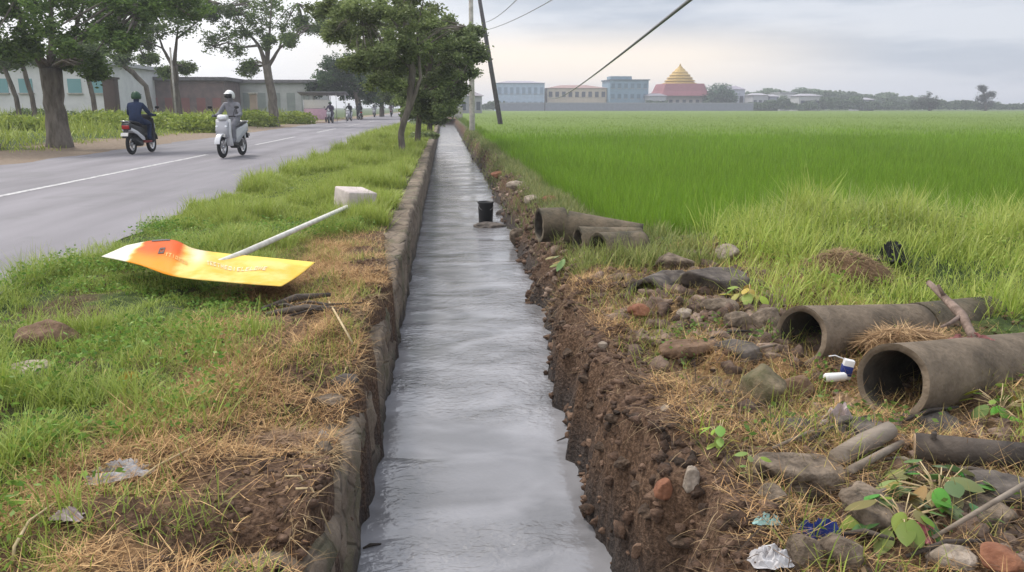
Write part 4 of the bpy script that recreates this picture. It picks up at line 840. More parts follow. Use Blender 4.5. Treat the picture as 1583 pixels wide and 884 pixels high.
def back(pts, k): return [pts[0]+(pts[0]-pts[1])*k]+pts     # carried on behind the photographer
wire('thick dark overhead cable crossing the sky diagonally above the rice field', back(span(at_y(1185, -95, 7), fpole+Vector((0, 0, 6.2)), 1.9, 60), 9), .026)
wire('thin wire running up to the right from the top of the dark leaning pole', back(span(at_y(860, -70, 20), dt+Vector((.1, -.1, 0)), .3), 24), .016)
wire('thin wire left of the diagonal cable, attached to the dark leaning pole arm', back(span(at_y(1000, -95, 20), dt+Vector((.1, -.1, -.5)), .3), 24), .016)

# ------------------------------------------------------------------ trees
def tree(name, label, bpx, Y, trunk, limbs, clusters, nleaf, lsize, c1, c2, bark, group=None, bpy_=None, dj=.5, seed=0, twigs=7, cat='tree', dens=.42):
    rs = random.Random(seed); g = np.random.default_rng(seed+5); s = (at_y(bpx, 165, Y)-CAM).dot(FW)/FPX
    r0 = ray(bpx, 190); bx = r0.x/r0.y*Y; base = Vector((bx, Y, float(H(bx, Y)))); o = thing(name, label, cat, base, group=group)
    mb = MB()
    def path(pts, dep=None):
        out = []; rad = []
        for i, (px, py, w) in enumerate(pts):
            p = at_y(px, py, Y+(dep or 0)*(i/max(1, len(pts)-1))); out.append(p); rad.append(w*s/2)
        fine = []; fr = []
        for i in range(len(out)-1):
            for k in range(4):
                f = k/4; j = 0 if (i == 0 and k == 0) else rad[i]*.10; fine.append(out[i].lerp(out[i+1], f)+Vector((rs.uniform(-j, j), rs.uniform(-j, j), 0))); fr.append(rad[i]*(1-f)+rad[i+1]*f)
        return fine+[out[-1]], fr+[rad[-1]]
    tp = [(px, py, w) for px, py, w in trunk]; p0 = at_y(tp[0][0], tp[0][1], Y)
    pts, rad = path(tp); pts[0] = Vector((p0.x, p0.y, base.z-.15)); pts.insert(1, Vector((p0.x, p0.y, base.z+.06))); rad.insert(0, rad[0]*1.25); rad[1] = rad[1]*1.12; mb.tube(pts, rad, 12)
    deps = []
    for i, lb in enumerate(limbs):
        dz = rs.uniform(-dj, dj)*2; deps.append(dz); pts, rad = path(lb, dz); rad = [q*(.85-.72*i_/len(rad)) for i_, q in enumerate(rad)]; mb.tube(pts, rad, 8)
    allL = []; 
    for (px, py, rx, ry) in clusters:
        c = at_y(px, py, Y+rs.uniform(-dj, dj)*3); R = np.array([rx*s, (rx+ry)*s*.55, ry*s])
        # nearest limb end feeds the cluster with thin branches
        src = min([at_y(l[-1][0], l[-1][1], Y) for l in limbs]+[at_y(*trunk[-1][:2], Y)], key=lambda q: (q-c).length)
        m = max(30, int(R[0]*R[2]*26/ max(.3, lsize*3)))
        q = g.normal(size=(m, 3)); q /= np.linalg.norm(q, axis=1)[:, None]; q *= (g.uniform(.08, 1, (m, 1))**.42)*(1+.45*g.uniform(0, 1, (m, 1))**4)
        keep = fbm(q[:, 0]*2.3+px, q[:, 2]*2.6+q[:, 1]*1.5+py, seed, 3) > dens+.03; q = q[keep]*R+np.array(c)
        if len(q) == 0: continue
        for k in range(min(twigs, len(q))):
            e = Vector(q[rs.randrange(len(q))]); mid = src.lerp(e, .5)+Vector((rs.uniform(-.1, .1), rs.uniform(-.1, .1), .12*(e-src).length)); w = max(.010, trunk[-1][2]*s*.09); mb.tube([src, mid, e], [w, w*.7, w*.3], 5, False)
        per = max(1, int(1.3*nleaf/len(clusters)/len(q))); P = np.repeat(q, per, 0)+g.normal(size=(len(q)*per, 3))*np.array([.34, .34, .24])*lsize*2.6
        tone = np.repeat(g.uniform(.5, 1.45, (len(q), 1)), per, 0); t_ = g.uniform(0, 1, (len(P), 1)); C = (np.array(c1)*(1-t_)+np.array(c2)*t_)*tone
        allL.append(leaves(P, g.uniform(.4, 1.15, len(P))*lsize, g.uniform(-.8, .6, len(P)), C, g, .5))
    mb.build('trunk', bark, o, True, world=True)
    V, F, C = merge(allL); link('crown', np_mesh('crown', V-np.array(base), F, C), M['leaf'], o, False); return o
GR1, GR2 = (.07, .12, .035), (.20, .27, .08)
OL1, OL2 = (.13, .175, .065), (.29, .34, .13)
gl = 'big shade trees along the far side of the road'
tree('shade_tree', 'thick trunked shade tree nearest the road at the left, branching above the green verge', 90, 25.5, [(92, 222, 36), (84, 160, 29), (78, 105, 32)],
     [[(74, 110, 20), (45, 70, 15), (25, 10, 10), (5, -60, 6)], [(78, 108, 20), (80, 50, 16), (75, -40, 9)], [(82, 110, 18), (112, 65, 13), (130, 0, 9), (150, -60, 5)], [(112, 65, 8), (180, 40, 6), (240, 5, 4)]],
     [(20, 20, 60, 38), (75, 20, 55, 45), (30, 75, 40, 18), (125, 60, 45, 30), (150, 15, 60, 32), (215, 18, 55, 26), (100, -40, 120, 45), (120, 100, 30, 16), (270, 5, 60, 22), (180, 62, 26, 18), (150, 108, 22, 12), (-30, 40, 50, 70), (190, -50, 110, 45)], 30000, .13, GR1, (.16, .24, .055), M['bark_grey'], gl, seed=1, dj=.7)
tree('shade_tree', 'shade tree cut by the left picture edge, only its dark root flare showing', -22, 24, [(-20, 240, 40), (-34, 160, 30), (-50, 60, 26)], [[(-50, 60, 18), (-40, -20, 10), (-10, -80, 6)]], [(-60, -10, 70, 40), (-30, -70, 80, 40)], 5000, .14, GR1, GR2, M['bark'], gl, seed=2)
tree('shade_tree', 'slender forked shade tree between the two riders, set back behind the weeds', 272, 52, [(275, 170, 13), (270, 130, 12), (268, 102, 13)],
     [[(268, 104, 8), (252, 75, 6), (243, 50, 5), (225, 10, 3)], [(269, 104, 9), (273, 60, 7), (278, 10, 4)], [(273, 60, 4), (310, 30, 3), (340, 5, 2)], [(252, 75, 3), (220, 60, 2.5), (200, 52, 2)]],
     [(235, 35, 32, 22), (280, 25, 30, 24), (215, 62, 18, 12), (255, 5, 60, 18), (325, 15, 34, 16), (230, 92, 9, 7), (256, 112, 9, 5), (288, 105, 10, 6), (195, 30, 26, 20), (280, -30, 80, 25)], 15000, .20, GR1, GR2, M['bark'], gl, seed=3)
tree('shade_tree', 'pale barked forked shade tree right behind the rider in the white helmet', 422, 53, [(424, 180, 15), (420, 145, 13), (412, 100, 12)],
     [[(412, 102, 10), (400, 70, 8), (375, 40, 5), (350, 10, 3)], [(413, 100, 9), (417, 50, 7), (420, -10, 4)], [(415, 102, 8), (432, 75, 6), (440, 40, 4), (460, 5, 3)], [(400, 70, 5), (360, 75, 3), (330, 72, 2)], [(432, 75, 4), (465, 45, 3), (500, 38, 2)]],
     [(352, 68, 34, 20), (380, 40, 26, 20), (395, 12, 40, 18), (440, 30, 30, 16), (475, 35, 26, 10), (450, 62, 14, 9), (385, 105, 14, 12), (510, 15, 34, 14), (340, 20, 30, 14), (420, -25, 90, 24), (405, 62, 16, 12), (500, 45, 14, 7)], 14000, .20, GR1, GR2, M['bark_grey'], gl, seed=4, dens=.46)
tree('leaning_tree', 'thin tree leaning to the left in front of the brown warehouse', 232, 60, [(232, 140, 7), (205, 112, 8), (160, 78, 6)], [[(160, 78, 4), (140, 55, 3)]], [(150, 70, 24, 16), (170, 50, 22, 14), (190, 90, 10, 8)], 3500, .22, GR1, GR2, M['bark'], seed=5)
for i, (bx, tx, ty, l) in enumerate([(28, 4, 100, 'thin dark leaning trunk farthest left in front of the white building'), (52, 34, 96, 'second thin leaning trunk from the left in front of the white building'), (146, 130, 95, 'thin trunk right of the thick shade tree, before the white building')]):
    tree('slender_tree', l, bx, 46, [(bx, 158, 7), ((bx+tx)/2, 128, 7), (tx, ty, 6)], [[(tx, ty, 4), (tx-8, ty-30, 3)]], [(tx, ty-22, 24, 16), (tx+12, ty-8, 16, 9), (tx-14, ty-4, 18, 12)], 3200, .2, GR1, GR2, M['bark'], seed=6+i)
# the roadside row between the road and the canal
rl = 'trees in the row between the road and the canal'
tree('roadside_tree', 'front tree of the row beside the canal, crooked twin stems rising into the tall crown', 622, 21.5, [(622, 238, 11), (620, 205, 10), (632, 165, 10), (638, 110, 11), (628, 40, 10), (622, -40, 8)],
     [[(634, 170, 8), (650, 120, 8), (645, 50, 7), (660, -30, 5)], [(638, 110, 5), (600, 70, 4), (560, 30, 3)], [(630, 60, 4), (590, 10, 4), (540, -10, 3)], [(645, 80, 4), (690, 50, 3), (720, 40, 2)]],
     [(600, 20, 50, 28), (560, 20, 45, 20), (545, 55, 36, 18), (510, 38, 34, 14), (560, 92, 28, 14), (590, 128, 24, 12), (640, 20, 40, 35), (590, 62, 40, 20), (640, 75, 30, 26), (520, 12, 34, 13), (675, 55, 26, 20), (600, 105, 24, 14), (630, -30, 110, 28), (575, 82, 26, 12)], 40000, .10, OL1, OL2, M['bark_grey'], rl, seed=11, dj=.5)
tree('roadside_tree', 'middle tree of the row, its full rounded crown hanging over the canal towards the poles', 646, 27, [(645, 212, 9), (650, 170, 9), (662, 120, 9), (668, 70, 8)],
     [[(662, 120, 6), (690, 85, 5), (715, 60, 3)], [(664, 110, 5), (640, 80, 4), (620, 60, 3)], [(658, 140, 4), (690, 130, 4), (715, 115, 3)], [(668, 70, 5), (680, 40, 3)]],
     [(680, 60, 44, 30), (625, 45, 40, 34), (610, 95, 34, 24), (630, 140, 22, 22), (710, 75, 32, 22), (660, 35, 30, 16), (690, 100, 36, 24), (715, 112, 24, 13), (670, 130, 34, 22), (700, 140, 24, 14), (650, 95, 24, 24), (725, 55, 20, 14), (735, 82, 12, 8), (655, 165, 22, 18), (680, 165, 20, 13)], 46000, .12, (.11, .155, .06), (.26, .31, .12), M['bark'], rl, seed=12)
tree('roadside_tree', 'third tree of the row, low bushy crown reaching down beside the canal head', 664, 38, [(664, 200, 8), (666, 170, 8), (672, 130, 7)], [[(672, 130, 5), (690, 100, 4)], [(670, 145, 4), (650, 120, 3)]],
     [(668, 168, 22, 16), (690, 150, 22, 18), (650, 145, 22, 20), (685, 120, 28, 20), (675, 180, 14, 9), (640, 170, 12, 10)], 24000, .16, (.11, .15, .055), (.25, .30, .11), M['bark'], rl, seed=13)
tree('roadside_tree', 'farthest light green tree of the row, filling the gap over the end of the road', 618, 62, [(622, 180, 7), (622, 150, 6), (618, 120, 6)], [[(618, 120, 4), (600, 100, 3)], [(618, 122, 4), (640, 100, 3)]],
     [(600, 115, 26, 16), (628, 128, 22, 20), (600, 140, 18, 10), (640, 105, 20, 16), (612, 150, 16, 8)], 11000, .24, (.07, .11, .03), (.17, .21, .07), M['bark'], rl, seed=14)
tree('round_tree', 'dense dark round crowned tree over the food stall at the bend of the road', 552, 84, [(556, 176, 9), (552, 150, 9), (548, 130, 9)], [[(548, 130, 6), (520, 115, 4)], [(548, 130, 6), (575, 112, 4)]],
     [(540, 100, 42, 17), (515, 118, 26, 16), (570, 112, 34, 22), (540, 125, 46, 16), (500, 135, 24, 12), (575, 140, 30, 16), (545, 142, 24, 10)], 30000, .26, (.025, .065, .02), (.075, .13, .035), M['bark'], seed=15, dens=.36)
tree('round_tree', 'dark tree behind the parked motorbikes where the road disappears', 592, 104, [(590, 172, 7), (590, 150, 6)], [[(590, 150, 5), (575, 130, 3)], [(590, 150, 5), (608, 132, 3)]],
     [(585, 138, 26, 18), (605, 145, 20, 14), (575, 152, 14, 8), (622, 150, 14, 12)], 9000, .3, (.03, .06, .03), (.08, .12, .05), M['bark'], seed=16, dens=.36)
# bushes beyond the road
def bush(label, px, py, Y, rx, ry, n, ls, c1, c2, seed, name='bush'):
    g = np.random.default_rng(seed); s = (at_y(px, 165, Y)-CAM).dot(FW)/FPX; r = ray(px, 180); bx = r.x/r.y*Y; bz = float(H(bx, Y)); base = Vector((bx, Y, bz)); c = at_y(px, py, Y)
    q = g.normal(size=(n, 3)); q /= np.linalg.norm(q, axis=1)[:, None]; q *= g.uniform(.1, 1, (n, 1))**.4; k = fbm(q[:, 0]*2+px, q[:, 2]*2+q[:, 1]*2, seed, 3) > .4; q = q[k]
    hz = .62*max(.3, c.z+ry*s-bz); q = q*(.45+1.15*fbm(q[:, :1]*1.7+px, q[:, 1:2]*1.7+q[:, 2:]*1.4, seed, 3)); P = q*np.array([rx*s*1.5, rx*s*.9, hz*.6])+np.array([0, 0, hz*.33]); P[:, 2] = np.maximum(P[:, 2], .02); n = len(P); t_ = g.uniform(0, 1, (n, 1)); tone = .6+.8*fbm(P[:, 0]*1.5, P[:, 2]*2, seed)[:, None]
    V, F, C = leaves(P, g.uniform(.6, 1.3, n)*ls, g.uniform(-.8, .7, n), (np.array(c1)*(1-t_)+np.array(c2)*t_)*tone, g, .55)
    o = link(name, np_mesh(name, V, F, C), M['leaf'], smooth=False); o.location = base; tag(o, label, 'bush'); return o
LB1, LB2 = (.17, .24, .03), (.38, .44, .08)
for i, (px, py, Y, rx, ry, l) in enumerate([(30, 175, 36, 34, 14, 'low yellow green bush at the left edge behind the shade tree roots'), (145, 168, 40, 44, 14, 'bright green bush right of the thick shade tree trunk'), (205, 158, 44, 30, 12, 'pale green bush behind the rider in the dark jacket'), (248, 172, 42, 32, 14, 'bright green bush just right of the rider in the dark jacket'), (310, 170, 40, 34, 16, 'bright green bush left of the rider in the white helmet'), (395, 168, 52, 24, 11, 'yellow green bush right of the rider in the white helmet'), (452, 172, 60, 24, 10, 'yellow green bush left of the food stall'), (65, 165, 52, 40, 13, 'dark green bush in front of the white building')]):
    bush(l, px, py, Y, rx, ry, 2600, .14+.001*Y, LB1 if i != 7 else GR1, LB2 if i != 7 else (.14, .20, .05), 30+i)
bush('small drooping shrub on the bank under the third tree of the canal row', 655, 205, 33, 16, 11, 1800, .16, OL1, OL2, 45)
# ------------------------------------------------------------------ buildings
def plain(n, c, c2=None): return mat(n, c, c2 or tuple(q*.82 for q in c), 1.2, .85)
def building(label, px0, px1, ptop, Y, dep, wallm, roof=None, rows=0, colsn=0, winm=None, name='building', parapet=None, wz=(.25, .7), roofh=0, overhang=.4, zb=-.3, eave=0):
    a, b_ = at_y(px0, ptop, Y), at_y(px1, ptop, Y); w = b_.x-a.x; h_ = a.z-zb; o = thing(name, label, 'building', ((a.x+b_.x)/2, Y, zb))
    MB().box((0, dep/2, h_/2), (w, dep, h_)).build('wall', wallm, o)
    if roof:
        if roofh:
            x, y0, y1 = w/2+overhang, -overhang, dep+overhang; rz = h_+.01
            MB().add([(-x, y0, rz), (x, y0, rz), (x, y1, rz), (-x, y1, rz), (-x+min(dep*.5, w*.3), dep/2, rz+roofh), (x-min(dep*.5, w*.3), dep/2, rz+roofh)], [(0, 1, 5, 4), (1, 2, 5), (2, 3, 4, 5), (3, 0, 4), (3, 2, 1, 0)]).build('roof', roof, o)
        else: MB().box((0, dep/2, h_+.16), (w+overhang*2, dep+overhang*2, .3)).build('roof', roof, o)
    for r in range(rows):
        fh = h_/rows
        for c in range(colsn):
            cw_ = w/colsn; cx = -w/2+cw_*(c+.5); z0 = fh*r+fh*wz[0]; z1 = fh*r+fh*wz[1]
            wn_ = MB().box((cx, -.02, (z0+z1)/2), (cw_*.55, .08, z1-z0)).build('window', winm, o); MB().box((cx, -.08, z0-.06), (cw_*.65, .16, .1)).build('sill', M['concrete'], wn_)
    return o, w, h_
glass = mat('dark_window_glass', (.06, .07, .09), None, rough=.15); teal = mat('teal_window', (.16, .32, .34), None, rough=.3)
building('long low brown warehouse with a dark flat roof behind the roadside weeds', 172, 345, 124, 78, 14, plain('brown_plaster', (.22, .16, .15), (.14, .11, .11)), mat('dark_roof_sheet', (.09, .085, .09), (.15, .14, .15), 3, .8), 1, 7, plain('brick_panel', (.26, .12, .11)), wz=(.2, .6))
building('pale grey shed with a dark roof edge between the warehouse and the food stall', 346, 482, 128, 84, 12, plain('pale_grey_plaster', (.48, .49, .48)), mat('grey_roof_sheet', (.13, .125, .13), (.2, .19, .2), 3, .8), 1, 6, plain('grey_green_panel', (.30, .33, .31)), wz=(.15, .75))
o, w, h_ = building('white plastered building with a teal window at the far left, behind the shade tree', -60, 168, 100, 68, 14, plain('white_plaster', (.66, .66, .66), (.56, .56, .57)), mat('pale_roof', (.4, .4, .41), None, rough=.7), 1, 6, teal, wz=(.55, .78))
# fence line of the warehouse yard
fe = thing('wall_post', 'beige gate post standing in the weeds right of the rider in the white helmet', 'post', (at_y(393, 170, 56).x, 56, .1)); MB().box((0, 0, .95), (.42, .42, 1.9)).build('post_body', plain('beige_plaster', (.45, .36, .30)), fe, bevel=.02); MB().box((0, 0, 1.96), (.52, .52, .12)).build('post_cap', M['concrete'], fe, bevel=.02)
gp = at_y(271, 165, 48); go = thing('sign_pole', 'thin pale grey pole standing in front of the slender forked shade tree', 'pole', (gp.x, 48, float(H(gp.x, 48)))); MB().tube([(0, 0, -.2), (0, 0, 4.2)], .05, 10).build('shaft', M['concrete'], go, True); MB().ball((0, 0, 4.2), .06).build('cap', M['concrete'], go, True)
bw = at_y(174, 165, 60); wp = thing('gate_column', 'dark brick column at the left end of the brown warehouse', 'column', (bw.x, 60, .1)); MB().box((0, 0, 1.5), (.8, .8, 3)).build('column_body', plain('dark_brick', (.10, .07, .06)), wp, bevel=.03); MB().box((0, 0, 3.05), (1, 1, .14)).build('column_cap', M['stone_dark'], wp, bevel=.03)
# far side of the paddy
fy = 262
building('long pale blue and white two storey building, leftmost beyond the rice', 768, 842, 128, fy, 14, plain('pale_blue_wall', (.42, .52, .64)), plain('lavender_roof', (.36, .34, .40)), 2, 8, plain('blue_grey_glass', (.24, .32, .42)), roofh=.8)
building('cream building with a low reddish roof and dark windows beyond the rice', 846, 938, 136, fy+4, 14, plain('cream_wall', (.58, .50, .40)), plain('reddish_roof', (.34, .22, .20)), 2, 9, glass, roofh=1.1)
o, w, h_ = building('square blue grey three storey block, tallest flat roofed building beyond the rice', 943, 1003, 124, fy, 13, plain('blue_grey_wall', (.22, .33, .42)), plain('dark_blue_grey_roof', (.12, .17, .22)), 3, 6, plain('slate_glass', (.12, .19, .25)))
MB().box((-w*.18, 5, h_+.85), (w*.55, 6, 1.0)).build('stair_tower', plain('blue_grey_wall_upper', (.20, .30, .38)), o)
o, w, h_ = building('small grey white house between the blue grey block and the temple', 1004, 1030, 148, fy-6, 8, plain('grey_white_wall', (.44, .45, .48)), plain('grey_tile', (.25, .24, .27)), 1, 3, glass, roofh=.8)
# temple with golden tiered spire
a, b_ = at_y(1022, 140, fy), at_y(1094, 140, fy); w = b_.x-a.x; zb = -.3; hb = at_y(1058, 148, fy).z-zb; tcx = (a.x+b_.x)/2; scl = fy/FPX
te = thing('temple', 'temple with a red roof and a golden bell shaped spire beyond the rice', 'temple', (tcx, fy+6, zb))
MB().box((0, 0, hb/2), (w, w*.8, hb)).build('wall', plain('temple_wall', (.52, .48, .46)), te)
for i in range(7): MB().box((-w/2+w*(i+.5)/7, -w*.4-.05, hb*.45), (w*.07, .12, hb*.6)).build('window', glass, te)
red = plain('red_tile', (.34, .13, .15)); z1 = at_y(1058, 129, fy).z-zb
MB().lathe([(w*.76, hb), (w*.66, hb+(z1-hb)*.4), (w*.58, z1)], 4, (0, 0, 0), ph=PI/4).build('roof', red, te)
z2 = at_y(1062, 102, fy).z-zb; gold = mat('gold_spire', (.44, .27, .05), (.56, .38, .10), 3, .6, metal=.1); prof = []
for i in range(12):
    f = i/12; r = w*.36*(1-f)**.75*(1-.12*(i % 2))+.12; prof += [(r*1.06, z1+(z2-z1)*f), (r*.98, z1+(z2-z1)*(f+.05))]
MB().lathe(prof+[(.06, z2+.6)], 12).build('spire', gold, te, True)
MB().lathe([(.25, z2+.3), (.35, z2+.6), (.05, z2+1.1)], 8).build('finial', gold, te, True)
building('small pale house half hidden by the round green tree right of the temple', 1122, 1152, 138, fy+6, 9, plain('pale_violet_wall', (.46, .48, .56)), plain('violet_grey_roof', (.32, .30, .36)), 1, 3, glass, roofh=1.2)
building('low white shed among the dark trees at the middle of the far tree line', 1207, 1230, 144, fy+8, 8, plain('shed_white', (.60, .60, .62)), plain('shed_roof', (.4, .4, .42)), 1, 2, glass)
building('long low grey boundary wall at the foot of the buildings beyond the rice', 768, 1165, 159, fy-12, .4, plain('grey_blue_block_wall', (.26, .28, .33)), plain('wall_coping', (.32, .33, .36)), name='boundary_wall', overhang=.05)['category'] if False else None
o, w, h_ = building('long low grey boundary wall at the foot of the buildings beyond the rice', 768, 1165, 160, fy-12, .4, plain('grey_blue_block_wall', (.24, .26, .31)), plain('wall_coping', (.32, .33, .36)), name='boundary_wall', overhang=.05); o['category'] = 'wall'
FG1, FG2 = (.05, .085, .05), (.13, .18, .09)
tree('round_tree', 'rounded blue green tree standing right of the temple', 1112, fy-4, [(1112, 166, 5), (1112, 150, 5)], [[(1112, 150, 3), (1100, 142, 2)]], [(1112, 143, 18, 12), (1105, 152, 14, 9), (1122, 152, 16, 9)], 5000, .7, (.04, .09, .06), (.10, .17, .09), M['bark'], seed=61, dens=.3)
tree('lone_tree', 'rounded dark tree standing alone at the edge of the far field on the right', 1435, 225, [(1437, 170, 4), (1436, 156, 3)], [[(1436, 156, 2), (1430, 150, 1.5)]], [(1435, 155, 14, 9), (1425, 160, 16, 6), (1440, 160, 11, 7)], 3500, .5, (.04, .055, .045), (.09, .11, .08), M['bark'], seed=62, dens=.34)
tree('lone_tree', 'odd tall tree with a separate tuft on top, far right across the field', 1522, 225, [(1524, 172, 3.5), (1523, 150, 3), (1519, 136, 2.5)], [[(1523, 150, 2), (1531, 146, 1.2)]], [(1524, 162, 11, 9), (1520, 152, 8, 6), (1519, 137, 5, 4), (1532, 146, 7, 3)], 2800, .45, (.04, .05, .05), (.09, .10, .09), M['bark'], seed=63, dens=.3)
def tree_mass(name, segs, Y, dep, n, ls, c1, c2, seed):
    g = np.random.default_rng(seed); P = []
    for (p0, t0, p1, t1) in segs:
        m = int(n*(p1-p0)); px = g.uniform(p0, p1, m); f = (px-p0)/(p1-p0); top = t0+(t1-t0)*f+12*(fbm(px*.09, 0, seed)-.5)+8*(fbm(px*.35, 3, seed)-.5)
        u = g.uniform(0, 1, m)**.7; py = 169-(169-top)*u
        yy = Y+g.uniform(-dep, dep, m)*(1-.5*u); r0 = np.array([list(ray(a, b_)) for a, b_ in zip(px, py)]); k = Y/r0[:, 1]
        P.append(np.stack([r0[:, 0]*k, yy, CAMZ+r0[:, 2]*k], -1))
    P = np.concatenate(P); t_ = g.uniform(0, 1, (len(P), 1)); tone = .55+.9*fbm(P[:, 0]*.25, P[:, 2]*.6, seed)[:, None]
    V, F, C = leaves(P, g.uniform(.6, 1.3, len(P))*ls, g.uniform(-.8, .7, len(P)), (np.array(c1)*(1-t_)+np.array(c2)*t_)*tone, g, .6); return tag(link(name, np_mesh(name, V, F, C), M['leaf'], smooth=False), kind='stuff')
tree_mass('far_tree_line', [(1145, 146, 1180, 140), (1180, 140, 1260, 139), (1260, 139, 1330, 146), (1330, 146, 1420, 152)], 300, 8, 70, 1.1, (.10, .15, .10), (.22, .28, .17), 71)
for (a, b_, tp, l, wc) in ((1164, 1188, 147, 'small pale grey house at the left end of the far tree line', (.5, .5, .53)), (1190, 1204, 149, 'tiny lavender walled house among the far shrubs, left of the white shed', (.42, .42, .52)), (1236, 1270, 148, 'long low pale roofed shed right of the white shed in the far trees', (.52, .52, .52)), (1330, 1352, 154, 'tiny grey hut near the right end of the far tree line', (.38, .38, .42))):
    building(l, a, b_, tp, fy-3, 7, plain('far_wall_paint', wc), plain('far_roof_sheet', (.36, .35, .38)), 1, 3, glass, roofh=.7)
tree_mass('far_shrubs', [(1158, 160, 1260, 160), (1205, 155, 1222, 154), (1272, 153, 1328, 152), (1328, 160, 1356, 159), (1350, 158, 1600, 160), (700, 160, 780, 158), (1000, 158, 1030, 156), (1085, 158, 1110, 156)], 256, 5, 60, .7, FG1, FG2, 72)
# culvert bridge closing the canal
cv = thing('culvert', 'small grey concrete culvert bridge where the canal disappears', 'culvert', (.3, 90, -.9)); MB().box((0, 0, 1.25), (3.4, 2.2, .5)).build('deck', M['concrete'], cv, bevel=.03); MB().box((0, -1, 1.8), (3.4, .18, .6)).build('parapet', M['concrete'], cv, bevel=.03)
for s_ in (-1, 1): MB().box((s_*1.35, 0, .5), (.5, 2.1, 1.0)).build('abutment', M['concrete'], cv)
bl = at_y(712, 160, 120); building('low grey house seen behind the poles at the end of the canal', 700, 745, 148, 150, 8, plain('dim_grey_wall', (.34, .34, .37)), plain('dim_roof', (.26, .24, .26)), 1, 4, glass, roofh=.8)
# ------------------------------------------------------------------ scooters and riders
def scooter(label, loc, rz, main, accent, dark, group=None, plate=True, lean=0):
    o = thing('scooter', label, 'scooter', loc, rz, group); o.scale = (.92,)*3; o.rotation_euler = (0, lean, rz)
    def wheel(y):
        w = MB()
        for k in range(1): pass
        prof = [(.185, -.035), (.235, -.047), (.275, -.03), (.285, 0), (.275, .03), (.235, .047), (.185, .035)]
        ty = MB().lathe(prof+[prof[0]], 28, (0, y, .285), cap=False, ax='x').build('wheel', M['tyre'], o, True)
        r = MB().lathe([(.19, -.025), (.165, -.02), (.165, .02), (.19, .025)], 24, (0, y, .285), cap=False, ax='x').lathe([(.035, -.05), (.035, .05)], 12, (0, y, .285), ax='x')
        for k in range(5):
            a = 2*PI*k/5+.3; r.tube([(0, y+.03*math.cos(a), .285+.03*math.sin(a)), (0, y+.175*math.cos(a), .285+.175*math.sin(a))], [.022, .014], 6)
        r.build('rim', M['chrome'], ty, True); return ty
    wheel(-.61); wheel(.64)
    # side body: tail sweeping down to the floor
    body = [(-.86, .80), (-.80, .88), (-.45, .80), (-.10, .74), (.02, .60), (.02, .38), (-.16, .36), (-.40, .50), (-.66, .62), (-.84, .70)]
    MB().prism(body, -.125, .125).build('tail_body', main, o, bevel=.03)
    MB().prism([(-.80, .66), (-.45, .54), (-.15, .38), (.0, .38), (-.02, .46), (-.42, .64), (-.78, .74)], -.135, .135).build('side_panel', accent, o, bevel=.008)
    MB().prism([(-.78, .875), (-.45, .83), (-.05, .77), (.0, .80), (-.12, .85), (-.4, .90), (-.74, .93)], -.13, .13).build('seat', M['black'], o, bevel=.03)
    MB().prism([(-.05, .30), (.42, .30), (.46, .36), (-.05, .36)], -.16, .16).build('floorboard', dark, o, bevel=.015)
    MB().prism([(.36, .30), (.44, .30), (.56, .62), (.50, 1.00), (.42, .98), (.46, .62)], -.20, .20).build('leg_shield', main, o, bevel=.03)
    MB().prism([(.50, .52), (.60, .50), (.66, .72), (.58, .94), (.48, .94)], -.165, .165).build('front_apron', accent, o, bevel=.04)
    MB().prism([(.40, .97), (.52, .95), (.60, 1.02), (.54, 1.10), (.40, 1.10)], -.13, .13).build('handlebar_cowl', main, o, bevel=.035)
    MB().ball((0, .585, 1.03), (.085, .035, .055), 14, 8).build('headlight', M['lamp_glass'], o, True)
    for s in (-1, 1): MB().ball((s*.12, .625, .80), (.04, .025, .03), 10, 6).build('turn_signal', M['lamp_glass'], o, True)
    MB().tube([(-.34, .33, 1.06), (-.2, .40, 1.06), (0, .45, 1.05), (.2, .40, 1.06), (.34, .33, 1.06)], [.018, .016, .016, .016, .018], 8).build('handlebar', M['black'], o, True)
    for s in (-1, 1):
        mm = MB().tube([(s*.24, .40, 1.07), (s*.30, .42, 1.22), (s*.34, .42, 1.27)], .008, 6).build('mirror', M['black'], o, True); MB().ball((s*.36, .42, 1.29), (.065, .015, .04), 12, 6).build('mirror_head', M['black'], mm, True)
    a = [(.64+.315*math.cos(q), .285+.315*math.sin(q)) for q in np.linspace(.25, 2.5, 10)]; b_ = [(.64+.345*math.cos(q), .285+.345*math.sin(q)) for q in np.linspace(2.5, .25, 10)]
    MB().prism(a+b_, -.07, .07).build('front_fender', main, o, bevel=.006)
    MB().tube([(-.06, .64, .285), (-.06, .50, .62)], .022, 8).tube([(.06, .64, .285), (.06, .50, .62)], .022, 8).build('fork', M['chrome'], o, True)
    MB().box((0, -.33, .36), (.18, .34, .18)).box((.02, -.2, .3), (.2, .2, .16)).build('engine', M['black'], o, bevel=.03)
    MB().tube([(.13, -.15, .28), (.15, -.35, .30), (.15, -.42, .31), (.155, -.80, .40)], [.02, .025, .05, .055], 10).build('exhaust', M['black'], o, True)
    MB().tube([(-.10, -.61, .30), (-.10, -.62, .66)], .025, 8).build('rear_shock', M['chrome'], o, True)
    MB().prism([(-.86, .70), (-.80, .70), (-.78, .82), (-.87, .80)], -.10, .10).build('tail_light', M['red_glass'], o, bevel=.01)
    MB().prism([(-.98, .48), (-.96, .46), (-.82, .68), (-.84, .70)], -.06, .06).build('rear_mudguard', M['black'], o)
    if plate:
        MB().box((0, -.955, .56), (.20, .012, .10), rx=D(-25)).build('license_plate', M['offwhite'], o); MB().box((0, .675, .58), (.22, .01, .08), rx=D(10)).build('license_plate', M['offwhite'], o)
    MB().tube([(-.1, -.75, .86), (-.1, -.9, .92), (.1, -.9, .92), (.1, -.75, .86)], .012, 6).build('grab_rail', M['chrome'], o, True)
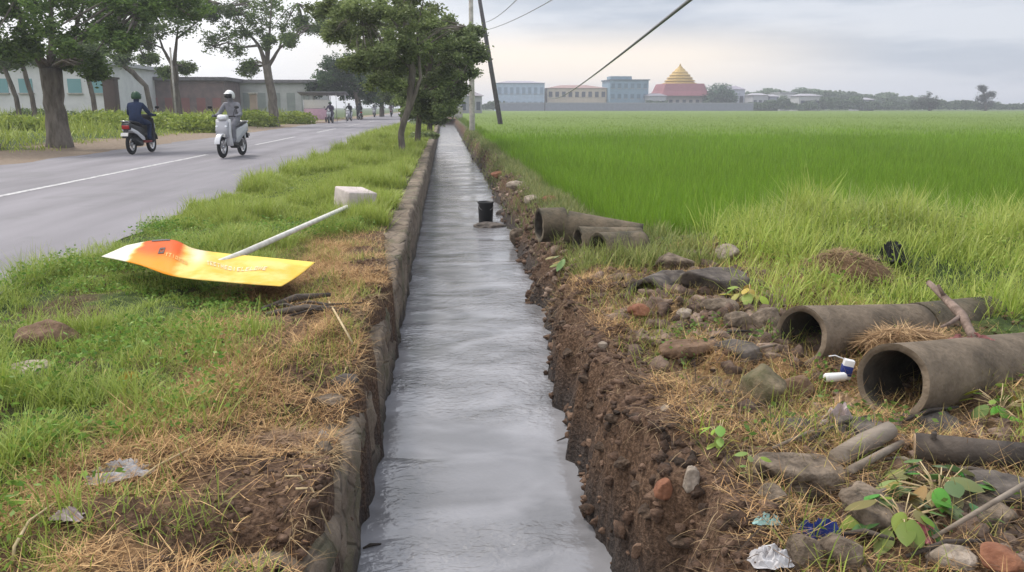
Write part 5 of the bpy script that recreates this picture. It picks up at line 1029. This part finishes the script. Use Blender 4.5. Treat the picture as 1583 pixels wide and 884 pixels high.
    MB().tube([(-.12, .05, .28), (-.26, .05, .06)], .013, 6).build('side_stand', M['black'], o, True)
    return o
def rider(label, loc, rz, jacket, trousers, helmet, stripe=None, visor=True, shoe=None, twist=0, hem=None):
    J = {'pelvis': ((0, -.20, .93), .145), 'belly': ((0, -.17, 1.06), .14), 'chest': ((0, -.11, 1.25), .17), 'neck': ((0, -.07, 1.42), .065), 'head': ((0, -.03, 1.54), .095), 'crown': ((0, -.03, 1.63), .08)}
    E = [('pelvis', 'belly', 'j'), ('belly', 'chest', 'j'), ('chest', 'neck', 'j'), ('neck', 'head', 's'), ('head', 'crown', 's')]
    for s, t_ in ((-1, 'l'), (1, 'r')):
        J.update({'sh'+t_: ((s*.185, -.10, 1.345), .078), 'el'+t_: ((s*.30, .04, 1.10), .058), 'wr'+t_: ((s*.305, .27, 1.07), .040), 'ha'+t_: ((s*.30, .325, 1.075), .036),
                  'hi'+t_: ((s*.10, -.16, .91), .115), 'kn'+t_: ((s*.17, .27, .84), .078), 'an'+t_: ((s*.15, .20, .44), .050), 'to'+t_: ((s*.155, .36, .40), .042), 'he'+t_: ((s*.15, .15, .41), .042)})
        E += [('chest', 'sh'+t_, 'j'), ('sh'+t_, 'el'+t_, 'j'), ('el'+t_, 'wr'+t_, 'j'), ('wr'+t_, 'ha'+t_, 's'), ('pelvis', 'hi'+t_, 't'), ('hi'+t_, 'kn'+t_, 't'), ('kn'+t_, 'an'+t_, 't'), ('an'+t_, 'to'+t_, 'f'), ('an'+t_, 'he'+t_, 'f')]
    ks = list(J); me = bpy.data.meshes.new('person'); me.from_pydata([J[k][0] for k in ks], [(ks.index(a), ks.index(b_)) for a, b_, _ in E], [])
    ob = bpy.data.objects.new('person', me); COL.objects.link(ob); sk = ob.modifiers.new('skin', 'SKIN'); sb = ob.modifiers.new('sub', 'SUBSURF'); sb.levels = sb.render_levels = 2; sk.use_smooth_shade = True
    for i, k in enumerate(ks): d = me.skin_vertices[0].data[i]; d.radius = (J[k][1], J[k][1]); d.use_root = k == 'pelvis'
    dg = bpy.context.evaluated_depsgraph_get(); m2 = bpy.data.meshes.new_from_object(ob.evaluated_get(dg)); bpy.data.objects.remove(ob)
    bm = bmesh.new(); bm.from_mesh(m2)
    fg = MB()
    for s in (-1, 1):          # fingers closed round the grip, thumb below
        for k in range(4):
            x = s*(.275+.02*k); fg.tube([(x, .325, 1.095), (x, .362, 1.092), (x, .372, 1.062), (x, .35, 1.042)], [.011, .0105, .010, .008], 6)
        fg.tube([(s*.262, .31, 1.07), (s*.25, .335, 1.05), (s*.255, .352, 1.035)], [.012, .011, .008], 6)
    fv = [bm.verts.new(q) for q in fg.v]
    for f in fg.f: bm.faces.new([fv[i] for i in f])
    idx = {'j': 0, 't': 1, 's': 2, 'f': 3}; segs = [(Vector(J[a][0]), Vector(J[b_][0]), (J[a][1]+J[b_][1])/2, c) for a, b_, c in E]
    for f in bm.faces:
        c = f.calc_center_median(); best = None
        for a, b_, r, t_ in segs:
            d = b_-a; u = max(0, min(1, (c-a).dot(d)/d.length_squared)); q = (c-(a+d*u)).length-r
            if best is None or q < best[0]: best = (q, t_)
        f.material_index = idx[best[1]]; f.smooth = True
        if best[1] == 'j' and stripe and c.y < -.1 and 1.12 < c.z < 1.20: f.material_index = 4
    bm.to_mesh(m2); bm.free(); m2.name = 'person'; m2.materials.clear()
    for m in (jacket, trousers, M['skin'], shoe or M['black'], stripe or jacket): m2.materials.append(m)
    o = bpy.data.objects.new('person', m2); COL.objects.link(o); o.location = loc; o.rotation_euler = (0, 0, rz); o.scale = (.92,)*3; tag(o, label, 'person')
    # helmet: shell open at the face, with peak, visor and chin strap
    bm = bmesh.new(); bmesh.ops.create_uvsphere(bm, u_segments=28, v_segments=18, radius=1)
    dl = [v for v in bm.verts if v.co.z < -.62 or (v.co.y > .45 and -.62 < v.co.z < .28 and abs(v.co.x) < .72)]; bmesh.ops.delete(bm, geom=dl, context='VERTS')
    for v in bm.verts: v.co = Vector((v.co.x*.133, v.co.y*.152-.035, v.co.z*.15+1.585))
    bmesh.ops.solidify(bm, geom=bm.faces[:], thickness=.012); hm = bpy.data.meshes.new('helmet'); bm.to_mesh(hm); bm.free(); ho = link('helmet', hm, helmet, o)
    if visor:
        bm = bmesh.new(); bmesh.ops.create_uvsphere(bm, u_segments=28, v_segments=18, radius=1); dl = [v for v in bm.verts if not (v.co.y > .35 and -.5 < v.co.z < .36 and abs(v.co.x) < .86)]; bmesh.ops.delete(bm, geom=dl, context='VERTS')
        for v in bm.verts: v.co = Vector((v.co.x*.136, v.co.y*.158-.035, v.co.z*.15+1.582))
        bmesh.ops.solidify(bm, geom=bm.faces[:], thickness=.004); vm = bpy.data.meshes.new('visor'); bm.to_mesh(vm); bm.free(); link('visor', vm, M['visor'], ho)
    MB().add([(-.09, .10, 1.64), (.09, .10, 1.64), (.07, .175, 1.63), (-.07, .175, 1.63), (-.09, .10, 1.652), (.09, .10, 1.652), (.07, .175, 1.64), (-.07, .175, 1.64)], [(3, 2, 1, 0), (4, 5, 6, 7), (0, 1, 5, 4), (1, 2, 6, 5), (2, 3, 7, 6), (3, 0, 4, 7)]).build('helmet_peak', helmet, ho, bevel=.003)
    fc = MB().ball((0, .062, 1.55), (.016, .026, .03), 8, 6).build('nose', M['skin'], o, True)
    ey = MB().ball((-.032, .06, 1.575), .011, 8, 6).ball((.032, .06, 1.575), .011, 8, 6).build('eyes', M['black'], o, True)
    if hem: MB().lathe([(.20, .88), (.19, .98), (.165, 1.08)], 20, (0, -.19, 0), cap=False).build('jacket_hem', hem, o, True)
    return o
M['visor'] = mat('smoked_visor', (.015, .015, .018), None, rough=.12, spec=.5)
def cloth(n, c, c2=None): return mat(n, c, c2 or tuple(q*.7 for q in c), 9, .85, .3, 18)
navy, grey, lilac = cloth('navy_cloth', (.02, .035, .085)), cloth('grey_cloth', (.26, .26, .29), (.17, .17, .19)), cloth('lilac_grey_cloth', (.36, .35, .45))
pale_grey, greenh, whiteh = cloth('pale_grey_cloth', (.42, .42, .44)), mat('dark_green_helmet', (.025, .07, .035), None, rough=.35), mat('white_helmet', (.78, .78, .78), None, rough=.3)
stripe = cloth('pale_blue_stripe', (.22, .30, .46)); wpaint = mat('white_scooter_paint', (.66, .66, .68), None, rough=.3); gpaint = mat('silver_grey_paint', (.42, .42, .45), None, rough=.35); bpaint = mat('black_scooter_paint', (.03, .03, .033), None, rough=.4)
def road_pt(px, py): p = at_z(px, py, .002); return p
def head(rear, front): return math.atan2(-(front.x-rear.x), front.y-rear.y)
# oncoming white scooter
f, r = road_pt(345, 244), road_pt(379, 238.5); c = (f+r)/2; d = (f-r); rz = head(r, f)
rz = PI-math.radians(9)
c = road_pt(361, 242)
scooter('white scooter coming towards the camera on the grey road', (c.x, c.y, .004), rz, wpaint, gpaint, M['black'])
rider('person in grey clothes and a white helmet with dark visor, riding the oncoming white scooter', (c.x, c.y, .004), rz, grey, pale_grey, whiteh)
c = road_pt(220, 237); rz = -math.radians(5)
scooter('black and white scooter with a red tail light riding away near the far road edge', (c.x, c.y, .004), rz, bpaint, wpaint, M['red_paint'])
rider('person in a navy jacket with a pale blue band and dark green helmet, riding away', (c.x, c.y, .004), rz, navy, lilac, greenh, stripe, visor=False)
# traffic and parked scooters far down the road
purple, black_c = cloth('dull_purple_cloth', (.10, .08, .13)), cloth('black_cloth', (.03, .03, .035))
def far(px, Y, lift=0): q = ray(px, 180); return (q.x/q.y*Y, Y)
for i, (px, Y, rz, sl, rl_, jk, hl, pt) in enumerate([(511, 62, PI-.1, 'dark scooter coming along the road in front of the pink stall', 'person in dull purple with a dark helmet, riding in front of the pink stall', purple, greenh, bpaint),
        (540, 72, PI-.15, 'grey scooter waiting under the stall canopy', 'person in black with a white helmet sitting on the scooter under the stall canopy', black_c, whiteh, gpaint),
        (556, 78, .3, 'black scooter parked right of the stall canopy', 'person in black with a dark helmet on the parked scooter right of the stall', black_c, M['visor'], bpaint),
        (579, 100, PI, 'distant scooter left of the two farthest ones where the road disappears', 'person in grey with a white helmet on the distant scooter where the road disappears', grey, whiteh, bpaint),
        (592, 108, PI+.1, 'middle one of the farthest scooters where the road disappears', 'person in black on the middle one of the farthest scooters', black_c, greenh, bpaint),
        (605, 104, 0, 'rightmost distant scooter, close to the far trees', 'person in pale pink grey clothes on the rightmost distant scooter', cloth('pink_grey_cloth', (.42, .34, .38)), M['visor'], wpaint)]):
    x, y = far(px, Y); x = max(x, -9.0); z = .004
    scooter(sl, (x, y, z), rz, pt, gpaint, M['black'], plate=False); rider(rl_, (x, y, z), rz, jk, black_c, hl, visor=False)
# food stall by the bend
x, y = far(503, 66); x -= .6
stl = thing('food_stall', 'pink and white food stall cart with a slanting grey canopy at the road edge', 'food stall', (x, y, .02)); pink = mat('pink_panel', (.55, .33, .42), (.62, .42, .50), 4, .6)
MB().box((0, 0, .62), (2.0, .9, .84)).build('counter_panel', pink, stl, bevel=.02); MB().box((0, 0, 1.40), (1.96, .8, .66)).build('display_case', M['offwhite'], stl, bevel=.02)
for sx_ in (-.98, .98):
    for sy_ in (-.46, .46): MB().tube([(sx_, sy_, 0), (sx_, sy_, 2.15)], .025, 8).build('post', M['chrome'], stl, True)
MB().prism([(-.9, 2.28), (.9, 2.06), (.9, 2.12), (-.9, 2.34)], -1.35, 2.4).build('canopy', mat('grey_canopy', (.20, .20, .22), (.28, .28, .30), 3, .8), stl)
for sx_ in (1.6, 2.3):
    MB().tube([(sx_, -.8, 0), (sx_, -.8, 2.3)], .025, 8).build('post', M['chrome'], stl, True)
for sx_ in (-.7, .7): MB().lathe([(.12, -.04), (.2, -.04), (.2, .04), (.12, .04)], 18, (sx_, -.42, .2), ax='x').build('wheel', M['tyre'], stl, True)
# dark object in the dirt at the far left
p = at_z(30, 208, .05); q = IV3*(1+.5*(fbm(IV3[:, :1]*2, IV3[:, 1:2]*2+IV3[:, 2:], 9)-.5))*np.array([.3, .3, .16]); ob = link('stone', np_mesh('stone', q, IF3), M['stone_dark']); ob.location = (p.x, p.y, .1+float(H(p.x, p.y))); tag(ob, 'dark stone lying on the dirt left of the thick shade tree', 'stone')
# ------------------------------------------------------------------ air
hz = bpy.data.materials.new('air'); t, N, L = nt(hz)
for n in list(N): N.remove(n)
oo = N.new('ShaderNodeOutputMaterial'); pv = N.new('ShaderNodeVolumePrincipled'); pv.inputs['Color'].default_value = (.86, .89, .97, 1); pv.inputs['Density'].default_value = HAZE; pv.inputs['Anisotropy'].default_value = .2; L.new(pv.outputs[0], oo.inputs['Volume'])
if HAZE: tag(MB().box((0, 290, 11.5), (1900, 1300, 27)).build('haze', hz), kind='stuff')
